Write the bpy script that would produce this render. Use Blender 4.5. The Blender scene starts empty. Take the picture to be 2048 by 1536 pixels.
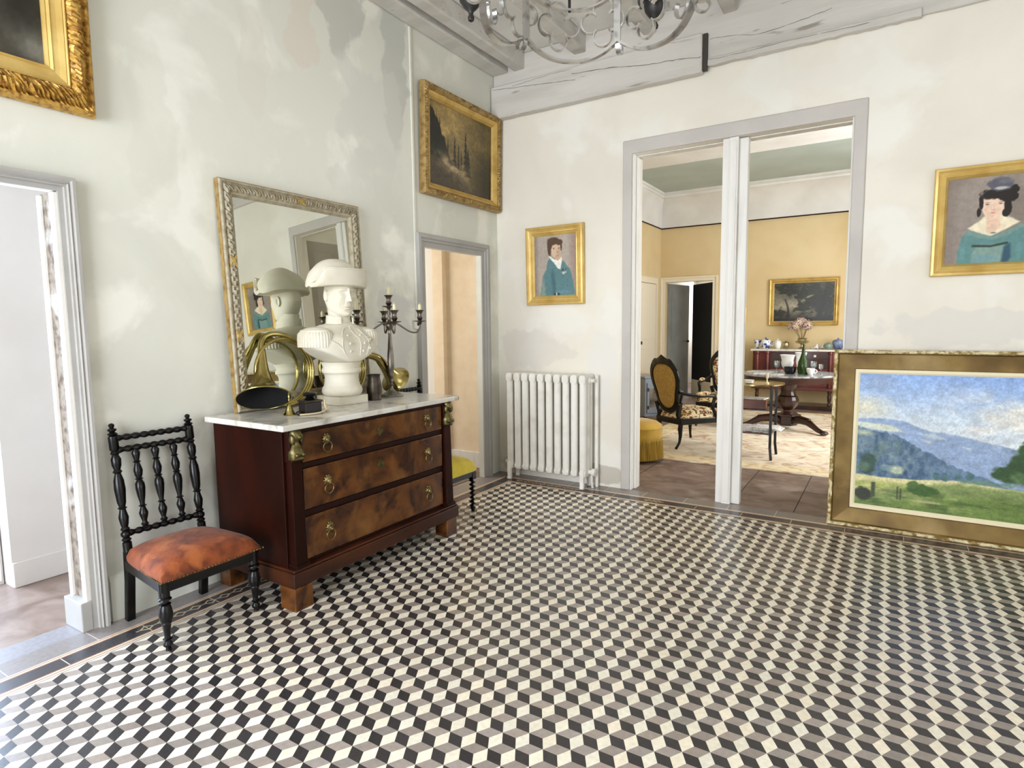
import bpy, math, random
import numpy as np
from mathutils import Vector, Matrix
random.seed(7)
SC = bpy.context.scene
COL = SC.collection
PI = math.pi
def lin(c):
    return tuple(((x/255)/12.92 if x <= 10 else (((x/255)+.055)/1.055)**2.4) for x in c[:3])
# ---------------------------------------------------------------- camera
F_PX, PITCH, ROLL, YAW = 1198.034, 0.0990, -0.0110, -0.5620
CAM = Vector((3.000, -4.544, 1.35))
fw = Vector((math.sin(YAW)*math.cos(PITCH), math.cos(YAW)*math.cos(PITCH), -math.sin(PITCH)))
r0 = Vector((math.cos(YAW), -math.sin(YAW), 0)); u0 = r0.cross(fw)
rr = math.cos(ROLL)*r0 + math.sin(ROLL)*u0; uu = -math.sin(ROLL)*r0 + math.cos(ROLL)*u0
cd = bpy.data.cameras.new('camera'); cam = bpy.data.objects.new('camera', cd); COL.objects.link(cam)
cam.matrix_world = Matrix(((rr.x, uu.x, -fw.x, CAM.x), (rr.y, uu.y, -fw.y, CAM.y), (rr.z, uu.z, -fw.z, CAM.z), (0, 0, 0, 1)))
cd.sensor_width = 36; cd.lens = 36*F_PX/2048; cd.clip_start = .05; cd.clip_end = 100
SC.camera = cam
# ---------------------------------------------------------------- world, light, exposure
w = bpy.data.worlds.new('sky'); SC.world = w; w.use_nodes = True
bg = w.node_tree.nodes['Background']; bg.inputs[0].default_value = (.80, .90, 1, 1); bg.inputs[1].default_value = 1.0
def area(name, loc, aim, sx, sy, power, col):
    l = bpy.data.lights.new(name, 'AREA'); l.shape = 'RECTANGLE'; l.size = sx; l.size_y = sy; l.energy = power; l.color = col
    o = bpy.data.objects.new(name, l); COL.objects.link(o); o.location = loc
    o.rotation_euler = (Vector(aim)-Vector(loc)).to_track_quat('-Z', 'Y').to_euler()
    return o
# daylight arriving through the windows and glazed doors of each room
area('window_daylight_right', (5.62, -3.4, 1.75), (0, -2.0, 1.6), 2.4, 2.6, 38, (1, .965, .90))
area('window_daylight_rear', (1.5, -6.92, 1.6), (1.7, 0, 1.9), 2.2, 2.4, 308, (.95, .97, 1))
area('salon_daylight', (4.32, 2.9, 1.7), (0, 3.2, 1.2), 2.6, 2.2, 190, (1, .97, .92))
area('side_room_daylight', (-1.9, -.9, 1.5), (-.3, .3, 1.3), 1.2, 1.8, 34, (1, .95, .88))
area('corridor_daylight', (-1.20, -3.98, 1.15), (1.5, -4.02, .5), 1.18, 2.0, 110, (.66, .80, 1))
area('far_passage_daylight', (-.25, 9.3, 1.8), (0, 6, 1.2), .9, 1.8, 40, (1, 1, 1))
SC.view_settings.view_transform = 'Standard'; SC.view_settings.look = 'None'
SC.view_settings.gamma = 1; SC.view_settings.use_curve_mapping = False
SC.view_settings.exposure = 0.07
SC.cycles.use_denoising = True
SC.cycles.max_bounces = 7; SC.cycles.diffuse_bounces = 4; SC.cycles.glossy_bounces = 4
SC.cycles.transmission_bounces = 6; SC.cycles.transparent_max_bounces = 8
SC.cycles.sample_clamp_indirect = 6; SC.cycles.caustics_reflective = True; SC.cycles.blur_glossy = .6; SC.cycles.caustics_refractive = False
# ---------------------------------------------------------------- materials
def mat(name, c, rough=.6, metal=0, c2=None, scale=6, detail=5, lo=.35, hi=.65, stretch=None, bump=0, bscale=None, distort=0, spec=None, trans=0, ior=None, sheen=0, coat=0, c3=None, scale3=1.3, lo3=.5, hi3=.7):
    m = bpy.data.materials.new(name); m.use_nodes = True
    nt = m.node_tree; N = nt.nodes; L = nt.links; b = N['Principled BSDF']
    b.inputs['Base Color'].default_value = (*lin(c), 1); b.inputs['Roughness'].default_value = rough; b.inputs['Metallic'].default_value = metal
    if spec is not None: b.inputs['Specular IOR Level'].default_value = spec
    if trans: b.inputs['Transmission Weight'].default_value = trans
    if ior: b.inputs['IOR'].default_value = ior
    if sheen: b.inputs['Sheen Weight'].default_value = sheen; b.inputs['Sheen Roughness'].default_value = .4
    if coat: b.inputs['Coat Weight'].default_value = coat; b.inputs['Coat Roughness'].default_value = .15
    tc = mp = None
    def vec():
        nonlocal tc, mp
        if mp is None:
            tc = N.new('ShaderNodeTexCoord'); mp = N.new('ShaderNodeMapping'); L.new(tc.outputs['Object'], mp.inputs['Vector'])
            if stretch: mp.inputs['Scale'].default_value = stretch
        return mp.outputs['Vector']
    def noise(sc, det, dis=0):
        n = N.new('ShaderNodeTexNoise'); n.inputs['Scale'].default_value = sc; n.inputs['Detail'].default_value = det
        n.inputs['Distortion'].default_value = dis; L.new(vec(), n.inputs['Vector']); return n.outputs['Fac']
    def ramp(fac, l, h):
        r = N.new('ShaderNodeMapRange'); r.inputs['From Min'].default_value = l; r.inputs['From Max'].default_value = h; L.new(fac, r.inputs['Value']); return r.outputs[0]
    out = None
    if c2 is not None:
        mx = N.new('ShaderNodeMix'); mx.data_type = 'RGBA'; mx.inputs[6].default_value = (*lin(c), 1); mx.inputs[7].default_value = (*lin(c2), 1)
        L.new(ramp(noise(scale, detail, distort), lo, hi), mx.inputs[0]); out = mx.outputs[2]
    if c3 is not None:
        mx = N.new('ShaderNodeMix'); mx.data_type = 'RGBA'; mx.inputs[7].default_value = (*lin(c3), 1); mx.inputs[6].default_value = (*lin(c), 1)
        if out: L.new(out, mx.inputs[6])
        L.new(ramp(noise(scale3, 8, .3), lo3, hi3), mx.inputs[0]); out = mx.outputs[2]
    if out: L.new(out, b.inputs['Base Color'])
    if bump:
        bp = N.new('ShaderNodeBump'); bp.inputs['Strength'].default_value = bump; bp.inputs['Distance'].default_value = .01
        L.new(noise(bscale or scale*3, 4), bp.inputs['Height']); L.new(bp.outputs[0], b.inputs['Normal'])
    return m
def attr_mat(name, rough=.5, grain=0, gscale=60, coat=0, spec=None):
    m = bpy.data.materials.new(name); m.use_nodes = True; nt = m.node_tree; N = nt.nodes; L = nt.links; b = N['Principled BSDF']
    a = N.new('ShaderNodeAttribute'); a.attribute_name = 'Col'; b.inputs['Roughness'].default_value = rough
    if spec is not None: b.inputs['Specular IOR Level'].default_value = spec
    if coat: b.inputs['Coat Weight'].default_value = coat; b.inputs['Coat Roughness'].default_value = .12
    if grain:
        tc = N.new('ShaderNodeTexCoord'); n = N.new('ShaderNodeTexNoise'); n.inputs['Scale'].default_value = gscale; n.inputs['Detail'].default_value = 3
        L.new(tc.outputs['Object'], n.inputs['Vector'])
        r = N.new('ShaderNodeMapRange'); r.inputs['To Min'].default_value = 1-grain; r.inputs['To Max'].default_value = 1+grain; L.new(n.outputs['Fac'], r.inputs['Value'])
        mx = N.new('ShaderNodeMix'); mx.data_type = 'RGBA'; mx.blend_type = 'MULTIPLY'; mx.inputs[0].default_value = 1
        L.new(a.outputs['Color'], mx.inputs[6]); L.new(r.outputs[0], mx.inputs[7]); L.new(mx.outputs[2], b.inputs['Base Color'])
    else: L.new(a.outputs['Color'], b.inputs['Base Color'])
    return m
M = {}
M['plaster_left'] = mat('plaster_left', (227, 226, 213), .9, c2=(211, 210, 198), scale=.9, detail=9, lo=.42, hi=.72, distort=.6, c3=(240, 238, 226), scale3=2.3, lo3=.52, hi3=.62, bump=.10, bscale=9)
M['plaster_back'] = mat('plaster_back', (238, 232, 218), .9, c2=(226, 219, 205), scale=1.1, detail=9, lo=.45, hi=.75, distort=.5, c3=(240, 236, 226), scale3=1.9, lo3=.53, hi3=.62, bump=.10, bscale=8)
M['plaster_bare'] = mat('plaster_bare', (196, 194, 186), .95, c2=(216, 213, 203), scale=5, detail=8, lo=.4, hi=.65, bump=.12, bscale=20)
M['white_wall'] = mat('white_wall', (232, 228, 220), .9, c2=(222, 216, 206), scale=1.2, detail=7)
M['casing'] = mat('casing_grey', (176, 173, 168), .6, c2=(163, 159, 153), scale=3, detail=8, lo=.45, hi=.75, bump=.05, bscale=30)
M['casing_back'] = mat('casing_warm_grey', (200, 194, 187), .6, c2=(188, 182, 175), scale=3, detail=8, lo=.45, hi=.75, bump=.05, bscale=30)
M['post_white'] = mat('post_white', (232, 229, 222), .5, c2=(214, 209, 200), scale=4, detail=7, lo=.5, hi=.75, stretch=(4, 4, .5))
M['beam'] = mat('beam_paint', (206, 202, 194), .85, c2=(184, 178, 168), scale=2.2, detail=9, lo=.45, hi=.75, stretch=(1, 3, 5), bump=.25, bscale=6, c3=(170, 162, 150), scale3=7, lo3=.64, hi3=.72)
M['beamx'] = mat('beam_paint_along', (212, 207, 199), .85, c2=(194, 188, 179), scale=2.2, detail=9, lo=.45, hi=.78, stretch=(.5, 4, 5), bump=.3, bscale=6, c3=(158, 150, 140), scale3=5, lo3=.66, hi3=.72)
M['ceiling'] = mat('ceiling_board', (232, 229, 222), .9, c2=(214, 210, 203), scale=2, detail=6)
M['crack'] = mat('crack_dark', (70, 65, 60), .95)
M['wood_floor'] = mat('corridor_floor', (158, 138, 126), .3, c2=(118, 96, 84), scale=5, detail=9, lo=.35, hi=.7, distort=1.2, bump=.05)
M['slab'] = mat('stone_slab', (142, 120, 108), .5, c2=(108, 88, 77), scale=4.5, detail=9, lo=.38, hi=.68, stretch=(1, 1.2, 1), distort=1.2, c3=(165, 148, 136), scale3=3, lo3=.56, hi3=.7, bump=.12, bscale=14)
M['rubble'] = mat('jamb_stone', (140, 128, 114), .95, c2=(92, 76, 60), scale=26, detail=6, lo=.45, hi=.66, c3=(176, 171, 164), scale3=5, lo3=.54, hi3=.62, bump=.5, bscale=22)
M['corridor_wall'] = mat('corridor_wall', (226, 219, 213), .9, c2=(214, 205, 198), scale=1.4, detail=8, lo=.4, hi=.7)
M['cream_wall'] = mat('side_room_wall', (238, 220, 192), .9, c2=(232, 210, 180), scale=9, detail=6)
M['salon_wall'] = mat('salon_wall', (224, 202, 158), .92, c2=(214, 190, 142), scale=1.3, detail=8, lo=.4, hi=.7, c3=(232, 214, 174), scale3=.8, lo3=.5, hi3=.75)
M['salon_ceiling'] = mat('salon_ceiling', (178, 190, 184), .9, c2=(168, 178, 170), scale=1.5, detail=7)
M['salon_white'] = mat('salon_plaster_white', (232, 233, 232), .9, c2=(220, 219, 216), scale=2, detail=7)
M['salon_door'] = mat('salon_door_white', (238, 228, 206), .5)
M['door_grey'] = mat('door_greygreen', (150, 152, 146), .5, c2=(134, 136, 130), scale=3)
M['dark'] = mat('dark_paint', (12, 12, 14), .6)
# chest of drawers
M['mahogany'] = mat('dark_mahogany', (48, 15, 6), .4, c2=(22, 7, 3), scale=3, detail=7, lo=.35, hi=.7, stretch=(1, 1, .35), distort=1, spec=.12)
M['veneer'] = mat('flame_veneer', (106, 62, 23), .26, c2=(52, 23, 8), scale=3.4, detail=9, lo=.36, hi=.64, distort=2.6, c3=(124, 80, 36), scale3=5, lo3=.54, hi3=.7, coat=.15, spec=.35)
M['wood_edge'] = mat('drawer_gap_dark', (34, 11, 5), .5, spec=.15)
M['marble'] = mat('white_marble', (218, 213, 202), .2, c2=(150, 144, 132), scale=7, detail=10, lo=.50, hi=.74, distort=1.8, coat=.15, c3=(232, 228, 220), scale3=5, lo3=.5, hi3=.65)
M['bronze'] = mat('antique_bronze', (124, 112, 70), .38, .85, c2=(72, 64, 38), scale=40, detail=4)
M['brass'] = mat('polished_brass', (196, 180, 116), .2, 1, c2=(150, 134, 78), scale=9, detail=4)
M['old_brass'] = mat('old_brass', (150, 132, 88), .32, .9, c2=(96, 82, 48), scale=40)
M['plinth_wood'] = mat('plinth_mahogany', (72, 34, 13), .35, c2=(44, 17, 7), scale=4, detail=7, stretch=(1, .3, 1), distort=1, spec=.35)
M['brass_dark'] = mat('horn_inside', (3, 3, 3), .9)
M['pewter'] = mat('worn_silver', (128, 120, 110), .3, .9, c2=(70, 62, 54), scale=18, detail=5, lo=.4, hi=.7)
M['pewter_dark'] = mat('dark_pewter', (92, 84, 74), .42, .85, c2=(56, 48, 40), scale=14, detail=5)
M['ebony'] = mat('black_lacquer', (10, 9, 9), .28, spec=.35)
M['velvet_orange'] = mat('velvet_rust', (142, 68, 24), .85, c2=(98, 42, 13), scale=14, detail=7, lo=.4, hi=.66, sheen=.15, bump=.15, bscale=90, c3=(168, 92, 42), scale3=9, lo3=.52, hi3=.66)
M['velvet_yellow'] = mat('velvet_yellow', (212, 190, 62), .85, c2=(192, 166, 40), scale=9, sheen=.5)
M['velvet_mustard'] = mat('velvet_mustard', (184, 152, 80), .85, c2=(164, 130, 60), scale=40, sheen=.3)
M['velvet_gold'] = mat('velvet_gold', (212, 172, 70), .85, c2=(192, 150, 50), scale=8, sheen=.5)
M['mirror'] = mat('mirror_glass', (222, 224, 214), .015, 1)
M['mirror_frame'] = mat('mirror_frame_grey', (170, 160, 136), .6, c2=(146, 132, 104), scale=30, detail=5, lo=.42, hi=.66, bump=.1, bscale=60)
M['gilt'] = mat('gilt', (206, 172, 98), .38, .35, c2=(172, 136, 66), scale=9, detail=6, lo=.45, hi=.75)
M['gilt_dark'] = mat('gilt_carved', (204, 160, 76), .4, .35, c2=(140, 98, 40), scale=46, detail=4, lo=.45, hi=.65, bump=.5, bscale=45)
M['gilt_old'] = mat('gilt_old', (172, 142, 86), .45, .3, c2=(126, 96, 50), scale=24, detail=6, lo=.45, hi=.7, bump=.3, bscale=50)
M['gilt_pale'] = mat('gilt_pale', (228, 198, 122), .36, .35, c2=(204, 168, 92), scale=7, detail=6)
M['bronze_frame'] = mat('bronze_velvet_frame', (134, 108, 56), .5, .4, c2=(98, 74, 32), scale=5, detail=8, lo=.38, hi=.66, c3=(156, 132, 84), scale3=3, lo3=.54, hi3=.72)
M['cream_slip'] = mat('cream_slip', (238, 226, 190), .45)
M['rope_cream'] = mat('pale_gilt_edge', (226, 212, 168), .45, .2, c2=(150, 124, 66), scale=30, detail=4, lo=.45, hi=.6, bump=.5, bscale=60)
M['plaster_cast'] = mat('plaster_cast', (224, 218, 200), .7, c2=(206, 196, 172), scale=5, detail=8, lo=.45, hi=.75)
M['radiator'] = mat('radiator_enamel', (236, 233, 224), .4, c2=(218, 212, 200), scale=7, detail=6, lo=.5, hi=.75)
M['candle'] = mat('candle_wax', (232, 222, 180), .5)
M['iron'] = mat('painted_iron', (200, 198, 195), .3, .85, c2=(92, 88, 85), scale=14, detail=7, lo=.5, hi=.72)
M['iron_dark'] = mat('dark_iron', (52, 49, 47), .45, .5)
M['white_plastic'] = mat('white_plastic', (230, 228, 222), .4)
M['rope'] = mat('pale_cord', (206, 188, 148), .8)
M['black_leather'] = mat('black_box', (30, 22, 22), .45)
M['steel'] = mat('steel', (150, 148, 144), .3, 1)
M['paint'] = attr_mat('oil_paint', .48, grain=.10, gscale=70, spec=.3)
M['paint_dark'] = attr_mat('oil_paint_varnished', .3, grain=.12, gscale=40, spec=.35)
M['tile'] = attr_mat('cement_tile', .26, grain=.22, gscale=55, spec=.5)
# salon
M['walnut'] = mat('dark_walnut', (58, 26, 16), .3, c2=(36, 14, 9), scale=6, detail=6, stretch=(1, 1, .4), coat=.3)
M['walnut_red'] = mat('red_mahogany', (112, 40, 30), .28, c2=(74, 24, 18), scale=4, detail=6, coat=.4)
M['grey_marble'] = mat('grey_marble', (176, 178, 180), .12, c2=(96, 98, 100), scale=7, detail=9, lo=.4, hi=.65, distort=1.5)
M['rug'] = mat('rug_pile', (228, 212, 188), .95, c2=(182, 146, 116), scale=4.2, detail=9, lo=.46, hi=.70, distort=2.2, c3=(238, 228, 208), scale3=3.4, lo3=.5, hi3=.62, bump=.1, bscale=120)
M['rug_border'] = mat('rug_border', (232, 216, 180), .95, c2=(206, 172, 128), scale=9, detail=6, lo=.48, hi=.64, distort=1)
M['tapestry'] = mat('floral_tapestry', (232, 214, 170), .9, c2=(112, 60, 32), scale=24, detail=2, lo=.50, hi=.56, distort=1.2, c3=(176, 138, 66), scale3=15, lo3=.58, hi3=.64)
M['stove'] = mat('stove_enamel', (126, 136, 150), .35)
M['mica'] = mat('mica_pane', (150, 140, 126), .2, c2=(60, 52, 44), scale=9, detail=5)
M['fringe'] = mat('fringe_gold', (206, 176, 84), .8, c2=(150, 118, 40), scale=70, detail=2, stretch=(1, 1, .05))
M['porcelain'] = mat('white_porcelain', (240, 238, 232), .2)
M['porcelain_blue'] = mat('blue_porcelain', (232, 234, 236), .2, c2=(52, 66, 130), scale=22, detail=3, lo=.5, hi=.56)
M['blue_ware'] = mat('blue_glazed', (142, 158, 190), .25, c2=(104, 122, 160), scale=14)
M['green_ware'] = mat('green_glazed', (130, 146, 132), .3)
M['silver'] = mat('silver_gilt', (176, 164, 132), .25, .9)
M['petal'] = mat('dried_petal', (226, 206, 190), .9, c2=(204, 168, 160), scale=12, detail=3, lo=.45, hi=.6, c3=(206, 194, 150), scale3=10, lo3=.55, hi3=.65)
M['stem'] = mat('dried_stem', (120, 104, 66), .9)
M['paper'] = mat('paper', (228, 226, 220), .8, c2=(176, 176, 178), scale=34, detail=4, lo=.5, hi=.6)
M['paper_red'] = mat('magazine_cover', (176, 96, 88), .5, c2=(206, 208, 196), scale=9, detail=2, lo=.47, hi=.52)
M['book_brown'] = mat('wooden_box', (112, 60, 34), .45, c2=(86, 42, 22), scale=6)
M['bottle_glass'] = mat('green_bottle_glass', (60, 84, 40), .06, trans=.75, ior=1.3)
M['black_glass'] = mat('black_bowl', (14, 14, 18), .15)
M['knob'] = mat('glass_knob', (222, 220, 216), .15)
def glass_mat(name, tint=(240, 244, 246), mixf=.22):
    m = bpy.data.materials.new(name); m.use_nodes = True; nt = m.node_tree; N = nt.nodes; L = nt.links
    for n in list(N): N.remove(n)
    o = N.new('ShaderNodeOutputMaterial'); t = N.new('ShaderNodeBsdfTransparent'); t.inputs[0].default_value = (*lin(tint), 1)
    g = N.new('ShaderNodeBsdfGlossy'); g.inputs['Roughness'].default_value = .05; mx = N.new('ShaderNodeMixShader'); mx.inputs[0].default_value = mixf
    L.new(t.outputs[0], mx.inputs[1]); L.new(g.outputs[0], mx.inputs[2]); L.new(mx.outputs[0], o.inputs[0]); return m
M['glass'] = glass_mat('clear_glass'); M['pane'] = glass_mat('window_pane', (250, 252, 255), .06)
# ---------------------------------------------------------------- mesh helpers
class MB:
    def __init__(s): s.v = []; s.f = []; s.mi = []; s.cur = 0
    def add(s, vs, fs, X=None):
        o = len(s.v)
        s.v += [tuple(X @ Vector(p)) if X is not None else tuple(p) for p in vs]
        s.f += [tuple(i+o for i in f) for f in fs]; s.mi += [s.cur]*len(fs); return s
    def box(s, x0, y0, z0, x1, y1, z1, X=None):
        v = [(x0, y0, z0), (x1, y0, z0), (x1, y1, z0), (x0, y1, z0), (x0, y0, z1), (x1, y0, z1), (x1, y1, z1), (x0, y1, z1)]
        return s.add(v, [(0, 3, 2, 1), (4, 5, 6, 7), (0, 1, 5, 4), (1, 2, 6, 5), (2, 3, 7, 6), (3, 0, 4, 7)], X)
    def prism(s, poly, a, b, X=None):            # polygon in local xy, extruded a..b along z
        n = len(poly); v = [(x, y, a) for x, y in poly]+[(x, y, b) for x, y in poly]
        f = [tuple(range(n-1, -1, -1)), tuple(range(n, 2*n))]+[(i, (i+1) % n, n+(i+1) % n, n+i) for i in range(n)]
        return s.add(v, f, X)
    def rings(s, R, cap0=True, cap1=True, closed=True, X=None):
        n = len(R[0]); v = [p for r in R for p in r]; f = []
        for i in range(len(R)-1):
            for j in range(n if closed else n-1):
                k = (j+1) % n; f.append((i*n+j, i*n+k, (i+1)*n+k, (i+1)*n+j))
        if cap0: f.append(tuple(range(n-1, -1, -1)))
        if cap1: f.append(tuple(range((len(R)-1)*n, len(R)*n)))
        return s.add(v, f, X)
    def lathe(s, prof, c=(0, 0, 0), n=24, X=None, flute=0, fa=0):
        R = []
        for r, z in prof:
            R.append([(c[0]+r*(1-fa*(1 if flute and (i*flute//n) % 2 else 0))*math.cos(2*PI*i/n), c[1]+r*(1-fa*(1 if flute and (i*flute//n) % 2 else 0))*math.sin(2*PI*i/n), c[2]+z) for i in range(n)])
        return s.rings(R, X=X)
    def turned(s, p0, p1, prof, n=12):           # prof (t, radius) from p0 to p1
        p0 = Vector(p0); d = Vector(p1)-p0; L = d.length; q = d.to_track_quat('Z', 'Y').to_matrix().to_4x4()
        return s.lathe([(r, t*L) for t, r in prof], n=n, X=Matrix.Translation(p0) @ q)
    def tube(s, pts, rad, n=8, closed=False, cap=True):
        P = [Vector(p) for p in pts]; m = len(P)
        rad = [rad]*m if not hasattr(rad, '__len__') else rad
        T = []
        for i in range(m):
            a = P[(i-1) % m] if (closed or i > 0) else P[i]; b = P[(i+1) % m] if (closed or i < m-1) else P[i]
            T.append((b-a).normalized())
        u = T[0].orthogonal().normalized(); R = []
        for i in range(m):
            u = (u-T[i]*u.dot(T[i])).normalized(); w_ = T[i].cross(u)
            R.append([tuple(P[i]+rad[i]*(math.cos(2*PI*k/n)*u+math.sin(2*PI*k/n)*w_)) for k in range(n)])
        if closed:
            R.append(R[0]); return s.rings(R, False, False)
        return s.rings(R, cap, cap)
    def strip(s, pts, up, wd, th):               # flat bar along a path: wd along up, th across
        P = [Vector(p) for p in pts]; m = len(P); R = []
        for i in range(m):
            t = (P[min(i+1, m-1)]-P[max(i-1, 0)]).normalized(); U = Vector(up(i) if callable(up) else up); U = (U-t*U.dot(t)).normalized(); w_ = t.cross(U)
            R.append([tuple(P[i]+a*U*wd/2+b*w_*th/2) for a, b in ((-1, -1), (1, -1), (1, 1), (-1, 1))])
        return s.rings(R)
    def ball(s, c, r, nu=14, nv=10, X=None):
        r = (r, r, r) if not hasattr(r, '__len__') else r; R = []
        for j in range(1, nv):
            a = PI*j/nv; R.append([(c[0]+r[0]*math.sin(a)*math.cos(2*PI*i/nu), c[1]+r[1]*math.sin(a)*math.sin(2*PI*i/nu), c[2]-r[2]*math.cos(a)) for i in range(nu)])
        return s.rings(R, X=X)
    def xf(s, X): s.v = [tuple(X @ Vector(p)) for p in s.v]; return s
    def build(s, name, material, parent=None, smooth=35, bevel=0, segs=2, subsurf=0):
        me = bpy.data.meshes.new(name); me.from_pydata(s.v, [], s.f)
        for m_ in (material if isinstance(material, (list, tuple)) else [material]): me.materials.append(m_)
        if isinstance(material, (list, tuple)): me.polygons.foreach_set('material_index', s.mi)
        me.update()
        if smooth:
            me.polygons.foreach_set('use_smooth', [True]*len(me.polygons))
            if smooth < 180: me.set_sharp_from_angle(angle=math.radians(smooth))
        o = bpy.data.objects.new(name, me); COL.objects.link(o)
        if parent is not None: o.parent = parent
        if bevel:
            b = o.modifiers.new('bevel', 'BEVEL'); b.width = bevel; b.segments = segs; b.limit_method = 'ANGLE'; b.angle_limit = math.radians(40)
        if subsurf:
            b = o.modifiers.new('subsurf', 'SUBSURF'); b.levels = subsurf; b.render_levels = subsurf
        return o
def thing(name, label, cat, X=None, group=None):
    o = bpy.data.objects.new(name, None); COL.objects.link(o); o['label'] = label; o['category'] = cat
    if group: o['group'] = group
    if X is not None: o.matrix_world = X
    o.empty_display_size = .1
    return o
def tag(o, label, cat, group=None):
    o['label'] = label; o['category'] = cat
    if group: o['group'] = group
    return o
def struct(o): o['kind'] = 'structure'; return o
def at(x, y, z, rz=0): return Matrix.Translation((x, y, z)) @ Matrix.Rotation(rz, 4, 'Z')
def dup(root, X, label=None):
    r = root.copy(); COL.objects.link(r); r.matrix_world = X
    if label: r['label'] = label
    for ch in list(root.children):
        c = ch.copy(); COL.objects.link(c); c.parent = r
        for g in list(ch.children):
            d = g.copy(); COL.objects.link(d); d.parent = c
    return r
def arc(c, r, a0, a1, n, pl='xz'):
    o = []
    for i in range(n+1):
        a = a0+(a1-a0)*i/n; u, v = r*math.cos(a), r*math.sin(a)
        o.append((c[0]+u, c[1], c[2]+v) if pl == 'xz' else (c[0], c[1]+u, c[2]+v) if pl == 'yz' else (c[0]+u, c[1]+v, c[2]))
    return o
def bez(p, n=12):
    p = [Vector(q) for q in p]; out = []
    for i in range(n+1):
        q = p; t = i/n
        while len(q) > 1: q = [a.lerp(b, t) for a, b in zip(q, q[1:])]
        out.append(tuple(q[0]))
    return out
def spline(P, k=6):                              # Catmull-Rom through points (any dimension)
    P = [np.array(p, float) for p in P]; out = []
    for i in range(len(P)-1):
        a = P[max(i-1, 0)]; b = P[i]; c = P[i+1]; d = P[min(i+2, len(P)-1)]
        for j in range(k):
            t = j/k; out.append(tuple(.5*((2*b)+(c-a)*t+(2*a-5*b+4*c-d)*t*t+(3*b-a-3*c+d)*t**3)))
    out.append(tuple(P[-1])); return out
def add_blobs(m, ax, blobs, edge=.16, wob=1.1, wscale=4.2):
    """stains and a painted patch of light, each of its own shape on a wall: (u, z, ru, rz, colour, strength)"""
    nt = m.node_tree; N = nt.nodes; L = nt.links; b = N['Principled BSDF']
    tc = N.new('ShaderNodeTexCoord'); sx = N.new('ShaderNodeSeparateXYZ'); L.new(tc.outputs['Object'], sx.inputs[0])
    n = N.new('ShaderNodeTexNoise'); n.inputs['Scale'].default_value = wscale; n.inputs['Detail'].default_value = 8; L.new(tc.outputs['Object'], n.inputs['Vector'])
    cur = b.inputs['Base Color'].links[0].from_socket
    def math_(op, a, b_, c=None):
        q = N.new('ShaderNodeMath'); q.operation = op
        for i, v in enumerate((a, b_) if c is None else (a, b_, c)):
            if isinstance(v, (int, float)): q.inputs[i].default_value = v
            else: L.new(v, q.inputs[i])
        return q.outputs[0]
    wv = math_('MULTIPLY_ADD', n.outputs['Fac'], 2*wob, -wob)
    for (u, z, ru, rz, c, st) in blobs:
        du = math_('MULTIPLY_ADD', sx.outputs[ax], 1/ru, -u/ru); dz = math_('MULTIPLY_ADD', sx.outputs['Z'], 1/rz, -z/rz)
        d = math_('SQRT', math_('ADD', math_('MULTIPLY', du, du), math_('MULTIPLY', dz, dz)), 0)
        d = math_('ADD', d, wv)
        r = N.new('ShaderNodeMapRange'); r.inputs['From Min'].default_value = 1; r.inputs['From Max'].default_value = 1-edge; r.inputs['To Max'].default_value = st; L.new(d, r.inputs['Value'])
        mx = N.new('ShaderNodeMix'); mx.data_type = 'RGBA'; L.new(r.outputs[0], mx.inputs[0]); L.new(cur, mx.inputs[6]); mx.inputs[7].default_value = (*lin(c), 1); cur = mx.outputs[2]
    L.new(cur, b.inputs['Base Color'])
add_blobs(M['plaster_left'], 'Y', [(-1.78, 3.36, .20, .26, (196, 196, 186), .8), (-1.27, 3.2, .14, .5, (198, 199, 190), .8), (-1.5, 2.75, .3, .35, (216, 216, 206), .6),
    (-1.38, 1.25, .22, .45, (198, 195, 194), .55), (-1.55, 2.3, .3, .3, (214, 214, 203), .5), (-2.95, 2.2, .12, .5, (216, 214, 200), .3), (-2.4, 2.75, .1, .35, (222, 216, 202), .35), (-2.05, 3.2, .12, .35, (226, 214, 200), .6)])
add_blobs(M['plaster_back'], 'X', [(.35, 1.15, .35, .20, (222, 215, 206), .55), (1.02, 1.0, .12, .4, (228, 229, 233), .3), (3.4, 1.3, .5, .12, (216, 212, 206), .5), (2.6, 2.95, .3, .1, (238, 233, 222), .7), (.3, .12, .3, .1, (190, 178, 160), .8), (1.0, .1, .2, .09, (186, 176, 160), .7)])  # bluish blob right of the radiator: window light painted into the plaster colour
# ================================================================ SETTING
def wall(name, ax, p0, p1, u0, u1, z0, z1, holes, m):
    us = sorted({u0, u1, *[h[0] for h in holes], *[h[1] for h in holes]}); zs = sorted({z0, z1, *[h[2] for h in holes], *[h[3] for h in holes]})
    b = MB()
    for ua, ub in zip(us, us[1:]):
        for za, zb in zip(zs, zs[1:]):
            if any(h[0] <= (ua+ub)/2 <= h[1] and h[2] <= (za+zb)/2 <= h[3] for h in holes): continue
            b.box(p0, ua, za, p1, ub, zb) if ax == 'Y' else b.box(ua, p0, za, ub, p1, zb)
    return struct(b.build(name, m, smooth=0))
wall('wall_left', 'Y', -.05, 0, -6.6, 0, 0, 3.66, [(-4.55, -3.368, 0, 1.93), (-1.007, -.262, 0, 1.94)], M['plaster_left'])
wall('wall_back', 'X', 0, .15, -.14, 5.6, 0, 3.66, [(1.26, 2.752, 0, 2.648)], M['plaster_back'])
wall('wall_right', 'Y', 5.4, 5.55, -6.6, 0, 0, 3.66, [(-4.7, -2.1, .35, 3.1)], M['plaster_back'])
wall('wall_front', 'X', -6.75, -6.6, -.14, 5.55, 0, 3.66, [(.3, 2.7, .05, 2.9)], M['plaster_back'])
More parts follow.
